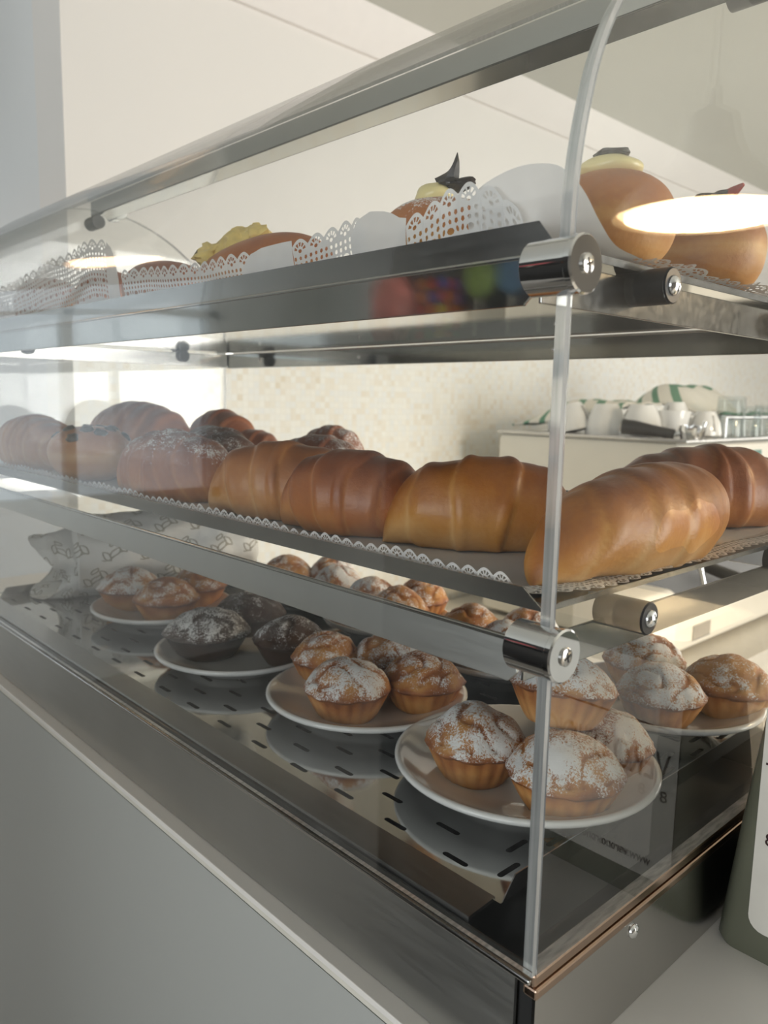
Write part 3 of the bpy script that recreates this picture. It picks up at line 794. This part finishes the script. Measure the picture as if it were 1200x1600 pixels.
# ================================================================== MUFFINS ON SAUCERS
M['porcelain'] = plain('white_porcelain', (.80, .80, .785), .10, var=.01, coat=.3)
def saucer(label, x, y, r=.095, z=.0072):
    k = r / .095
    pr = [(0, .006), (.045, .006), (.050, .0065), (.060, .0090), (.080, .0158), (.089, .0196), (.0915, .0211), (.0938, .0215), (.0955, .0203), (.0957, .0186), (.0945, .0168), (.080, .0106), (.064, .0062), (.0585, .0045), (.0545, .0), (.0505, .0), (.050, .0035), (0, .0035)]
    o = MB().lathe((0, 0, 0), (0, 0, 1), [(a * k, b) for a, b in pr], 72).obj('saucer', 'porcelain', None, 60)
    o.location = (x, y, z); return tag(o, label, 'saucer', 'white saucers on the bottom tier')
saucer('nearest white saucer, carrying four muffins behind the corner post', -.128, .158, .098)
saucer('second white saucer from the corner post, carrying golden muffins', -.308, .158, .092)
saucer('white saucer holding the dark chocolate muffins', -.492, .138, .088)
saucer('front saucer nearest the patterned paper packet at the left', -.702, .158, .088)
saucer('white saucer at the back right end of the bottom tier', -.112, .336, .085, .0175)
saucer('back row saucer behind the second saucer from the post', -.300, .345, .082)
saucer('back row saucer behind the chocolate muffins', -.480, .345, .080)
saucer('back row saucer at the left, beside the patterned paper packet', -.655, .345, .080)
_mf = {}
def muffin(label, x, y, r=.036, h=.056, seed=0, kind='muffin', fluted=True, z=.0135, tilt=(0, 0), crack=True):
    """fluted pastry cup with a domed, cracked, sugar dusted top"""
    t = thing('muffin', label, 'muffin', (x, y, z), R(seed * 47), 'sugar dusted muffins on saucers')
    t.rotation_euler = (R(tilt[0]), R(tilt[1]), R(seed * 47 % 360))
    nf = 96 if fluted else 64; ch = h * .46; rb = r * .64
    v = []; f = []; bk = []
    NR = 8
    for i in range(-3, NR + 1):
        if i < 0: rr = rb * (1 + i / 3.0) * .98; z_ = .0006 * -i * 0; s = 0
        else: s = i / NR; rr = rb + (r - rb) * (s ** .85); z_ = ch * s
        for j in range(nf):
            a = 2 * math.pi * j / nf
            fl = (1 + .045 * (abs(math.sin(a * 10)) - .5) * min(1, s * 5)) if fluted else 1 + .01 * math.sin(a * 3 + seed)
            q = rr * fl * (1 + .012 * noise.noise(V((math.cos(a) * 2, math.sin(a) * 2, seed))))
            v.append((q * math.cos(a), q * math.sin(a), z_))
            bk.append(.38 + .50 * s ** 2.2 + .22 * (.5 - abs(math.sin(a * 10))) * (1 if fluted else 0) + .3 * noise.noise(V((math.cos(a) * 2.5, math.sin(a) * 2.5, s * 2 + seed))))
    for i in range(NR + 3):
        for j in range(nf):
            k = (j + 1) % nf; f.append((i * nf + j, i * nf + k, (i + 1) * nf + k, (i + 1) * nf + j))
    build('pastry_cup', v, f, ('cup_crust' if 'choc' not in kind else 'muffin_choc_less'), t, 180, attrs={'bake': bk, 'sugar': [-.6] * len(v)})
    v = []; f = []; bk = []; sg = []; NR = 22; hd = h - ch
    for i in range(NR + 1):
        s = i / NR
        for j in range(nf):
            a = 2 * math.pi * j / nf; ca, sa = math.cos(a), math.sin(a)
            rr = r * 1.05 * max(0, 1 - s ** 1.55) ** .82
            if s < .12: rr = r * (.985 + .065 * math.sin(s / .12 * math.pi / 2))
            rag = 1 + .035 * noise.noise(V((ca * 5, sa * 5, seed * 3))) * (1 - s) + .02 * math.sin(a * 10) * (1 - s) ** 3 * (1 if fluted else 0)
            z_ = ch - .0015 + hd * (.55 * s + .45 * math.sin(s * math.pi / 2) ** 1.3)
            P = V((ca * (1 - s) * 2.2, sa * (1 - s) * 2.2, seed * 9.1))
            lump = noise.noise(P) * .10 + noise.noise(P * 2.7) * .05
            cr = abs(noise.noise(P * 1.1 + V((3.3, 1.7, 0)))); crk = math.exp(-(cr / .07) ** 2) * (1 if .25 < s < .98 else 0) if crack else 0
            z_ += hd * lump * min(1, s * 3) - hd * .07 * crk
            v.append((rr * rag * ca, rr * rag * sa, z_))
            bk.append(.48 + .60 * math.exp(-(s / .16) ** 2) + .30 * noise.noise(P * 1.6) + .25 * crk - .12 * (1 - s))
            sg.append(.30 + .42 * min(1, s * 3.2) + .34 * noise.noise(P * .9 + V((5, 5, 5))) - .35 * crk - (.5 if s < .06 else 0))
    for i in range(NR):
        for j in range(nf):
            k = (j + 1) % nf; f.append((i * nf + j, i * nf + k, (i + 1) * nf + k, (i + 1) * nf + j))
    build('muffin_top', v, f, kind, t, 180, attrs={'bake': bk, 'sugar': sg})
    return t
ZP = .0137
muffin('thickly sugared muffin on the left of the nearest saucer', -.150, .126, .0365, .058, 1, 'muffin', True, ZP)
muffin('front muffin with a cracked golden top directly behind the corner post', -.079, .138, .0395, .056, 2, 'muffin', True, ZP)
muffin('tilted sugared muffin stacked on top of the others on the nearest saucer', -.103, .165, .0375, .054, 3, 'muffin', True, .060, (6, 10))
muffin('muffin tucked behind on the right of the nearest saucer', -.088, .208, .033, .050, 4, 'muffin', True, ZP)
muffin('sugared fluted muffin at the front of the second saucer', -.298, .126, .0375, .056, 5, 'muffin', True, ZP)
muffin('browned muffin with little sugar at the right of the second saucer', -.271, .193, .0375, .052, 6, 'muffin_less', True, ZP)
muffin('dark baked muffin at the left rear of the second saucer', -.376, .165, .034, .053, 7, 'muffin_less', True, ZP)
muffin('muffin at the very back of the second saucer under the steel rail', -.335, .212, .035, .056, 8, 'muffin', True, ZP)
muffin('front chocolate muffin heavily dusted with sugar', -.525, .118, .0455, .054, 9, 'muffin_choc', False, ZP)
muffin('chocolate muffin at the right of the chocolate saucer', -.447, .172, .038, .052, 10, 'muffin_choc_less', False, ZP)
muffin('chocolate muffin behind the other two chocolate ones', -.560, .195, .042, .052, 11, 'muffin_choc_less', False, ZP)
muffin('smooth sided sugared muffin beside the patterned paper packet', -.758, .140, .0405, .056, 12, 'muffin', False, ZP)
muffin('smooth sided muffin on the right of the leftmost front saucer', -.678, .150, .0395, .054, 13, 'muffin_less', False, ZP)
muffin('muffin peeking out behind on the leftmost front saucer', -.712, .215, .036, .056, 14, 'muffin_less', False, ZP)
muffin('fluted sugared muffin at the front of the back right saucer', -.098, .306, .036, .052, 15, 'muffin', True, .024)
muffin('muffin at the left rear of the back right saucer', -.150, .372, .037, .055, 16, 'muffin', True, .024)
muffin('round browned muffin at the right edge of the back right saucer', -.068, .372, .038, .054, 17, 'muffin_less', True, .024)
bk = [(-.278, .322, .034, 'sugared muffin seen just left of the middle chrome clamp'), (-.345, .345, .036, 'white sugared muffin behind the steel rail, left of the clamp'),
      (-.300, .392, .033, 'rear muffin hidden behind the two near the clamp'), (-.452, .335, .036, 'sugar crested muffin in the middle of the back row'),
      (-.515, .350, .034, 'dull brown muffin left of the sugar crested one in the back row'), (-.470, .395, .033, 'rearmost muffin of the middle back saucer'),
      (-.600, .365, .034, 'brown muffin in the back row under the light gap'), (-.690, .345, .038, 'broad sugared muffin at the left of the back row'),
      (-.650, .395, .034, 'half hidden muffin behind the broad one in the back row')]
for k, (x, y, r_, lb) in enumerate(bk): muffin(lb, x, y, r_, .058, 20 + k, 'muffin_less' if k % 2 else 'muffin', True, ZP)

# ================================================================== PATTERNED PAPER PACKET
def packet_mat():
    m, nt, b = newmat('printed_wrapping_paper')
    uv = node(nt, 'ShaderNodeUVMap').outputs[0]
    sx = node(nt, 'ShaderNodeSeparateXYZ'); nt.links.new(uv, sx.inputs[0])
    U = E(nt, sx.outputs[0]) / .050; W_ = E(nt, sx.outputs[1]) / .040
    row = W_.floor(); u = (U + (row * .5)).fract() - .5; v = W_.fract() - .5
    def leaf(cx, cy, ang, L_, wd):
        c, s = math.cos(R(ang)), math.sin(R(ang)); x = u - cx; y = v - cy
        a = x * c + y * s; bb = y * c - x * s
        q = a / L_; shape = ((q * q) * -1 + 1) * wd           # half width of the leaf
        bs = bb + q * (q.abs() - 1) * .05
        d = (bs.abs() - shape).abs()
        return d.lt(.020) * a.abs().lt(L_)
    ln = leaf(-.20, .18, 55, .20, .085).mx(leaf(.02, .05, 125, .22, .085)).mx(leaf(.22, -.12, 55, .20, .085)).mx(leaf(-.02, -.28, 125, .16, .06))
    wave = ((v - .18 + (u * 6.283).sin() * .16).abs()).lt(.018) * (u.abs().lt(.33))
    ln = ln.mx(wave)
    nt.links.new(mixc(nt, ln.s, (.80, .80, .775), (.27, .25, .19)), b.inputs['Base Color'])
    f = nz(nt, coords(nt), 45, 5); bump(nt, b, f, .5, .006)
    b.inputs['Roughness'].default_value = .55
    return m
M['packet'] = packet_mat()
def packet():
    t = thing('paper_packet', 'white paper wrapped packet printed with leaf outlines on the left of the bottom tier', 'packet', (-.868, .240, .007), R(74))
    # a long soft roll lying left to right, with a twisted open fold at its near end
    v = []; f = []; uv = []; NA, NL = 72, 60; L_ = .28
    for i in range(NL + 1):
        s = i / NL; x = -.135 + L_ * s
        e = min(1, (s / .05)) ** .5 * min(1, ((1 - s) / .07)) ** .5
        for j in range(NA):
            a = 2 * math.pi * j / NA
            P = V((x * 14, math.cos(a) * 1.6, math.sin(a) * 1.6)); cr = noise.noise(P) * .10 + abs(noise.noise(P * 2.3)) * .09 - .03
            ry, rz = .066, .060
            q = (1 + cr) * (.25 + .75 * e)
            z = math.sin(a) * rz * q; z = max(z, -.054) + .055
            v.append((x, math.cos(a) * ry * q, z)); uv.append((x, a * .062))
    for i in range(NL):
        for j in range(NA):
            k = (j + 1) % NA; f.append((i * NA + j, (i + 1) * NA + j, (i + 1) * NA + k, i * NA + k))
    f.append(tuple(range(NA))); f.append(tuple(NL * NA + j for j in range(NA))[::-1])
    build('wrapped_roll', v, f, 'packet', t, 50, uvs=uv)
    # the folded flap: a pinched, creased collar of paper opening at the near end
    v = []; f = []; uv = []; N1, N2 = 20, 60
    for i in range(N1 + 1):
        s = i / N1
        for j in range(N2 + 1):
            a = R(-90 + 360 * j / N2); P = V((s * 1.5, math.cos(a) * 1.6, math.sin(a) * 1.6 + 7))
            k = 1 + .34 * noise.noise(P) + .16 * noise.noise(P * 2.5)
            r_ = (.057 - .014 * s + .008 * math.sin(a * 3 + 1) * s) * ((1 - s) + s * k)
            x = -.112 - .050 * s + .020 * math.sin(a * 2 + 1) * s
            z = .050 - .012 * s + math.sin(a) * r_; z = max(z, .0015)
            v.append((x, math.cos(a) * r_ * 1.05 - .012 * s, z)); uv.append((s * .09 + .3, a * .055))
    for i in range(N1):
        for j in range(N2):
            b_ = i * (N2 + 1) + j; f.append((b_, b_ + 1, b_ + N2 + 2, b_ + N2 + 1))
    build('folded_flap', v, f, 'packet', t, 60, uvs=uv)
    return t
packet()

# ================================================================== ESPRESSO MACHINE AND CUPS
M['enamel'] = plain('cream_enamel', (.78, .745, .66), .35, var=.01)
M['enamel_white'] = plain('white_enamel', (.84, .82, .77), .3, var=.01)
M['teal'] = plain('teal_enamel', (.06, .22, .19), .35)
M['grey'] = plain('grey_plastic', (.25, .235, .215), .4)
em = thing('espresso_machine', 'large cream espresso machine loaded with cups behind the right end of the case', 'coffee machine', (-1.03, 2.1, -.36))
def ep(o): return child_world(o, em)
mb = MB(); mb.rbox(-1.330, -.747, 1.611, 2.60, -.06, .196, .018, axis=1); ep(mb.obj('body', 'enamel', smooth=40, bev=.006))
ep(MB().box(-1.30, -.86, 1.63, 2.58, -.33, -.06).obj('back_body', 'dark_steel', smooth=None))
ep(MB().rbox(-1.330, -.700, 1.560, 2.62, -.345, -.255, .012, axis=1).obj('drip_tray', 'enamel', smooth=40, bev=.004))
ep(MB().box(-.86, -.705, 1.60, 2.58, -.254, -.246).obj('drip_grille', 'steel', smooth=None))
ep(MB().rbox(-.90, -.690, 1.40, 1.555, -.36, -.17, .03, axis=1).obj('side_foot', 'enamel_white', smooth=40, bev=.008))
ep(MB().box(-.745, -.7435, 2.045, 2.125, .095, .165).obj('badge', 'teal', smooth=None))
ep(MB().box(-.699, -.697, 1.665, 1.765, -.325, -.285).obj('label_plate', 'grey', smooth=None))
ep(MB().box(-1.33, -.72, 1.60, 2.62, .196, .206).obj('cup_shelf', 'steel', smooth=None, bev=.003))
for yy in (1.75, 2.15, 2.5):
    ep(MB().cyl((-.80, yy, -.06), (0, 0, -1), .04, .035, .07, 24).obj('group_head', 'chrome', smooth=40))
    ep(MB().tube([(-.80, yy, -.125), (-.70, yy - .02, -.135), (-.60, yy - .04, -.15)], [.012, .016, .018], 12).obj('filter_handle', 'rubber', smooth=60))
ep(MB().cyl((-.72, 1.66, -.02), (.3, 0, -1), .008, .006, .20, 12).obj('steam_wand', 'chrome', smooth=60))
ep(MB().tube([(-.76, 1.9, .26), (-.76, 2.55, .26), (-1.28, 2.55, .26)], .005, 8).tube([(-.76, 1.9, .205), (-.76, 1.9, .26)], .005, 8).tube([(-.76, 2.55, .205), (-.76, 2.55, .26)], .005, 8).obj('cup_rail', 'chrome', smooth=60))
def cup_mesh(): 
    pr = [(.0, .0), (.026, 0), (.027, .003), (.032, .012), (.040, .030), (.0445, .055), (.046, .068), (.0445, .068), (.043, .055), (.038, .030), (.030, .012), (0, .008)]
    return MB().lathe((0, 0, 0), (0, 0, 1), pr, 40)
def cup(label, x, y, z, rot, s=1.0, grp='white cups on the espresso machine'):
    t = thing('coffee_cup', label, 'cup', (x, y, z), 0, grp); t.rotation_euler = [R(a) for a in rot]; t.scale = (s, s, s)
    cup_mesh().obj('cup_body', 'porcelain', t, 50)
    MB().tube(catmull([(.043, 0, .058), (.060, 0, .060), (.070, 0, .045), (.060, 0, .026), (.040, 0, .024)], 5), .0045, 10).obj('handle', 'porcelain', t, 60)
    mb = MB()   # dark vertical printed lettering, too small to read: short strokes up the side
    for side in (200, 290):
        for k in range(6):
            z0 = .012 + k * .0075; a0 = R(side)
            rr = lambda z: .0322 + (z - .012) * .30
            q = []
            for (da, dz) in ((-.07, 0), (.07, 0), (.07, .0052), (-.07, .0052)):
                r_ = rr(z0 + dz) + .0028; q.append((r_ * math.cos(a0 + da), r_ * math.sin(a0 + da), z0 + dz))
            mb.add(q, [(0, 1, 2, 3)])
    mb.obj('lettering', 'grey', t, None)
    return t
M['towel'] = None
def towel_mat():
    m, nt, b = newmat('striped_towel'); uv = node(nt, 'ShaderNodeUVMap').outputs[0]
    sx = node(nt, 'ShaderNodeSeparateXYZ'); nt.links.new(uv, sx.inputs[0]); u = (E(nt, sx.outputs[0]) / .062).fract()
    nt.links.new(mixc(nt, u.lt(.36).s, (.80, .77, .69), (.14, .30, .20)), b.inputs['Base Color'])
    b.inputs['Roughness'].default_value = .95; bump(nt, b, nz(nt, coords(nt), 300, 2), .4); return m
M['towel'] = towel_mat()
def towel(label, x0, x1, y0, y1, z0, hfun, seed, skew=0):
    nu, nv = 44, 30; v = []; uv = []; f = []
    for j in range(nv + 1):
        for i in range(nu + 1):
            s, t_ = i / nu, j / nv; x = x0 + (x1 - x0) * s; y = y0 + (y1 - y0) * t_
            z = z0 + hfun(s, t_) + .008 * noise.noise(V((s * 5, t_ * 5, seed)))
            v.append((x, y, z)); uv.append(((x - x0) + skew * z, y))
    for j in range(nv):
        for i in range(nu): b_ = j * (nu + 1) + i; f.append((b_, b_ + 1, b_ + nu + 2, b_ + nu + 1))
    o = build('striped_towel', v, f, 'towel', None, 180, uvs=uv)
    md = o.modifiers.new('thick', 'SOLIDIFY'); md.thickness = .006
    return tag(o, label, 'towel')
towel('green and white striped towel draped low over the left of the machine top', -1.320, -.995, 1.66, 2.00, .212, lambda s, t_: .012 + .085 * min(1, s * 2.2) ** .7 * min(1, (t_ + .02) * 2.5) ** .6 * (1 - .15 * s), 1, .9)
towel('green and white striped towel folded high behind the stacked cups', -1.130, -.800, 1.98, 2.30, .212, lambda s, t_: .06 + .085 * math.sin(min(1, s * 1.25 + .1) * math.pi) * min(1, t_ * 3 + .3), 2, .9)
cup('white cup lying with its handle up at the left of the machine top', -1.110, 1.660, .288, (0, 165, 10), 1.15)
cup('middle upturned white cup of the front row beside the black handle', -1.010, 1.690, .291, (180, 0, 40), 1.25)
cup('right upturned white cup of the front row above the black handle', -.900, 1.690, .291, (180, 0, 75), 1.25)
cup('white cup standing behind the chrome spout on the machine', -.845, 1.760, .208, (0, 0, 200), 1.0)
cup('upturned white cup with handle facing left, right half of the machine', -.800, 1.860, .276, (180, 0, 170), .98)
cup('upturned white cup next to the clear glasses at the right edge', -.850, 2.060, .276, (180, 0, 100), 1.0)
cup('white cup stacked on top of the row near the folded towel', -.880, 1.840, .300, (180, 0, 100), .9)
M['glass'] = plexi('drinking_glass', (.93, .95, .95))
def tumbler(label, x, y, z, s=1):
    o = MB().lathe((0, 0, 0), (0, 0, 1), [(0, .09), (.028, .09), (.030, .088), (.036, 0), (.034, 0), (.028, .082), (0, .083)], 32).obj('glass_tumbler', 'glass', None, 50)
    o.location = (x, y, z); o.scale = (s, s, s); return tag(o, label, 'glass', 'upturned tumblers on the espresso machine')
tumbler('tall clear upturned tumbler at the middle of the machine top, right of the cups', -.795, 2.010, .207, 1.25)
tumbler('short clear upturned tumbler beside the tall one', -.775, 2.110, .207, .95)
tumbler('clear tumbler furthest right on the machine top', -.785, 2.230, .207, 1.0)
pf = thing('portafilter', 'black handled chrome filter holder resting across the machine top in front of the cups', 'filter holder', (-.93, 1.64, .22))
child_world(MB().tube([(-.905, 1.60, .232), (-.875, 1.612, .230), (-.82, 1.635, .222), (-.782, 1.65, .216)], [.021, .019, .014, .013], 16).obj('handle', 'rubber', smooth=60), pf)
child_world(MB().cyl((-.9105, 1.598, .2325), (1, .42, -.12), .013, .013, .007, 20).obj('handle_cap', 'worktop', smooth=50), pf)
child_world(MB().lathe((-.745, 1.67, .200), (0, 0, 1), [(0, 0), (.024, 0), (.030, .01), (.034, .03), (.034, .04), (.030, .04), (.028, .012), (0, .008)], 32).tube([(-.75, 1.66, .226), (-.782, 1.65, .216)], .008, 10).tube(catmull([(-.73, 1.66, .21), (-.71, 1.65, .226), (-.702, 1.65, .252)], 4), .006, 10).obj('basket', 'chrome', smooth=50), pf)

# ================================================================== SACHET BOX AT THE RIGHT
M['olive'] = plain('olive_plastic', (.135, .140, .100), .32, var=.03)
M['cream_label'] = plain('cream_label', (.74, .71, .64), .5)
M['print'] = plain('dark_red_print', (.03, .006, .005), .5)
sb = thing('sachet_box', 'dark olive plastic box with cream label on the counter right of the case', 'box', (.09, .24, -.07))
def taper():
    v = []; f = []; n = 6; rows = [(-.070, .0), (-.066, -.003), (.02, .006), (.10, .0155), (.125, .019), (.130, .023)]
    poly = []
    X_, Y_ = .0085, .200; W_, D_ = .30, .15; r = .012
    for cx, cy, a0 in ((1, 1, 0), (0, 1, 90), (0, 0, 180), (1, 0, 270)):
        for k in range(n + 1): poly.append((cx, cy, R(a0 + 90 * k / n)))
    for z, ins in rows:
        for cx, cy, a in poly:
            x = X_ + ins + r if cx == 0 else X_ + W_ - ins - r; y = Y_ + ins * .1 + r if cy == 0 else Y_ + D_ - ins - r
            v.append((x + r * math.cos(a), y + r * math.sin(a), z))
    m_ = len(poly)
    for k in range(len(rows) - 1):
        for i in range(m_): j = (i + 1) % m_; f.append((k * m_ + i, k * m_ + j, (k + 1) * m_ + j, (k + 1) * m_ + i))
    f.append(tuple(range(m_))[::-1]); f.append(tuple((len(rows) - 1) * m_ + i for i in range(m_)))
    return v, f
v, f = taper(); child_world(build('box_body', v, f, 'olive', None, 40), sb)
child_world(MB().rbox(.0275, .270, .1992, .2002, -.050, .112, .010, axis=1).obj('label_panel', 'cream_label', smooth=40), sb)
def text(body, size, loc, rot, mat, name='lettering', ext=.0003):
    c = bpy.data.curves.new(name, 'FONT'); c.body = body; c.size = size; c.extrude = ext; c.align_x = 'LEFT'
    o = bpy.data.objects.new(name, c); me = bpy.data.meshes.new_from_object(o); bpy.data.objects.remove(o)
    me.materials.append(M[mat]); q = bpy.data.objects.new(name, me); COL.objects.link(q); q.location = loc; q.rotation_euler = rot
    return q
def place_text(body, size, loc, mat, par, sx=1):
    q = text(body, size, (0, 0, 0), (0, 0, 0), mat)
    q.data.transform(Matrix.Translation(loc) @ Matrix.Rotation(R(90), 4, 'X') @ Matrix.Scale(sx, 4, (1, 0, 0))); q.parent = par; q.matrix_parent_inverse = Matrix.Translation(-V(par.location))
place_text('VERO UNO', .032, (.0335, .1988, .026), 'print', sb, .55)
place_text('8', .012, (.0335, .1988, .012), 'print', sb)
place_text('www.verono', .0105, (.0430, .1988, -.0400), 'print', sb, .72)
child_world(MB().box(.030, .200, .1986, .1992, .0655, .0668).obj('printed_line', 'print', smooth=None), sb)

# ================================================================== PENDANT LAMPS
M['lamp_white'] = plain('white_lamp_metal', (.78, .76, .72), .4)
def emis(name, col, st):
    m, nt, b = newmat(name); b.inputs['Base Color'].default_value = (*col, 1); b.inputs['Emission Color'].default_value = (*col, 1); b.inputs['Emission Strength'].default_value = st; return m
M['bulb'] = emis('warm_diffuser', (1, .74, .40), 20)
M['bulb_dim'] = emis('dim_warm_diffuser', (1, .62, .35), 7)
def pendant(label, x, y, z, r, power, bulb='bulb'):
    t = thing('pendant_lamp', label, 'lamp', (x, y, z), 0, 'white pendant lamps over the counter')
    k = r / .2
    pr = [(r, .0), (r * .995, .006), (r * .86, .045 * k), (r * .62, .085 * k), (r * .42, .120 * k), (r * .32, .165 * k), (r * .26, .215 * k), (r * .10, .235 * k), (0, .236 * k)]
    inn = [(a * .985, b - .003) for a, b in pr[::-1]]
    MB().lathe((0, 0, 0), (0, 0, 1), pr + inn, 64).obj('shade', 'lamp_white', t, 50)
    MB().lathe((0, 0, .0), (0, 0, 1), [(0, .010), (r * .93, .010), (r * .94, .013), (0, .014)], 64).obj('diffuser', bulb, t, 50)
    MB().cyl((0, 0, .236 * k), (0, 0, 1), .016, .012, .04, 20).obj('cord_grip', 'lamp_white', t, 50)
    MB().cyl((0, 0, .236 * k + .03), (0, 0, 1), .0035, .0035, ZC - z - .236 * k - .03, 10).obj('cord', 'lamp_white', t, 60)
    l = bpy.data.lights.new('pendant_glow', 'AREA'); l.shape = 'DISK'; l.size = r * 1.7; l.energy = power; l.color = (1, .74, .44)
    o = bpy.data.objects.new('pendant_glow', l); COL.objects.link(o); o.location = (0, 0, -.002); o.parent = t
    return t
pendant('white dome pendant lamp mirrored in the acrylic side panel', .665, 1.500, .722, .198, 20)
pendant('white dome pendant lamp mirrored in the curved acrylic front', -1.80, -.49, .815, .15, .3, 'bulb_dim')

# ================================================================== SWEETS IN FRONT OF THE COUNTER (seen mirrored in the upper rail)
cs = thing('sweet_rack', 'dark stand of sweets mirrored in the upper steel rail', 'rack', (-.80, -.80, ZF))
M['rack'] = plain('dark_rack', (.03, .03, .032), .4)
child_world(MB().box(-1.12, -.42, -.98, -.94, ZF, .80).box(-1.12, -.42, -.94, -.72, .39, .400).box(-1.12, -.42, -1.1, -.6, ZF, ZF + .02).obj('stand', 'rack', smooth=None, bev=.002), cs)
def candy(label, x, col, kind, seed):
    m = 'candy_%d' % seed; M[m] = plain(m, col, .3, var=.25, vscale=60); M[m + 'w'] = M['cream_label']
    if kind == 'pop':
        t = thing('lollipop', label, 'lollipop', (x, -.83, .400), 0, 'lollipops on the sweet rack')
        mb = MB()
        for rr in (.030, .020, .010):
            mb.tube([(rr * math.cos(a / 24 * 6.2832), .0, .115 + rr * math.sin(a / 24 * 6.2832)) for a in range(25)], .0052, 8, cap=False)
        mb.obj('spiral', m, t, 60); MB().cyl((0, 0, 0), (0, 0, 1), .003, .003, .078, 8).obj('stick', 'cream_label', t, 60)
    return t
candy('striped green spiral lollipop on the rack', -.768, (.30, .42, .12), 'pop', 1)
candy('blue spiral lollipop on the rack', -.692, (.12, .24, .40), 'pop', 2)
candy('pink spiral lollipop on the rack', -.625, (.60, .13, .15), 'pop', 3)
t = thing('sweet_jar', 'clear jar of coloured gum balls on the rack', 'jar', (-.862, -.83, .400))
MB().rbox(-.040, .040, -.035, .035, 0, .14, .012).obj('jar_wall', 'glass', t, 50)
rnd = random.Random(9)
cols = [(.6, .04, .03), (.7, .22, .02), (.05, .3, .08), (.03, .08, .45), (.65, .5, .04)]
for k, c in enumerate(cols): M['gum%d' % k] = plain('gum_ball_%d' % k, c, .25)
for k in range(45):
    v, f = blob(.011, .011, .011, 0, 0, 12, 8); o = build('gum_ball', offs(v, (-.026 + (k % 3) * .026, -.022 + (k // 3 % 3) * .022, .013 + (k // 9) * .024)), f, 'gum%d' % rnd.randrange(5), t, 180)
M['wrapper'] = plain('pink_ribbon_sweets', (.60, .22, .20), .35, var=.5, vscale=25)
t = thing('sweet_bag', 'pink and white striped bag of sweets on the rack', 'bag', (-.995, -.83, .400))
v, f = blob(.060, .035, .075, 3, .25); build('bag', offs(v, (0, 0, .073)), f, 'wrapper', t, 180)
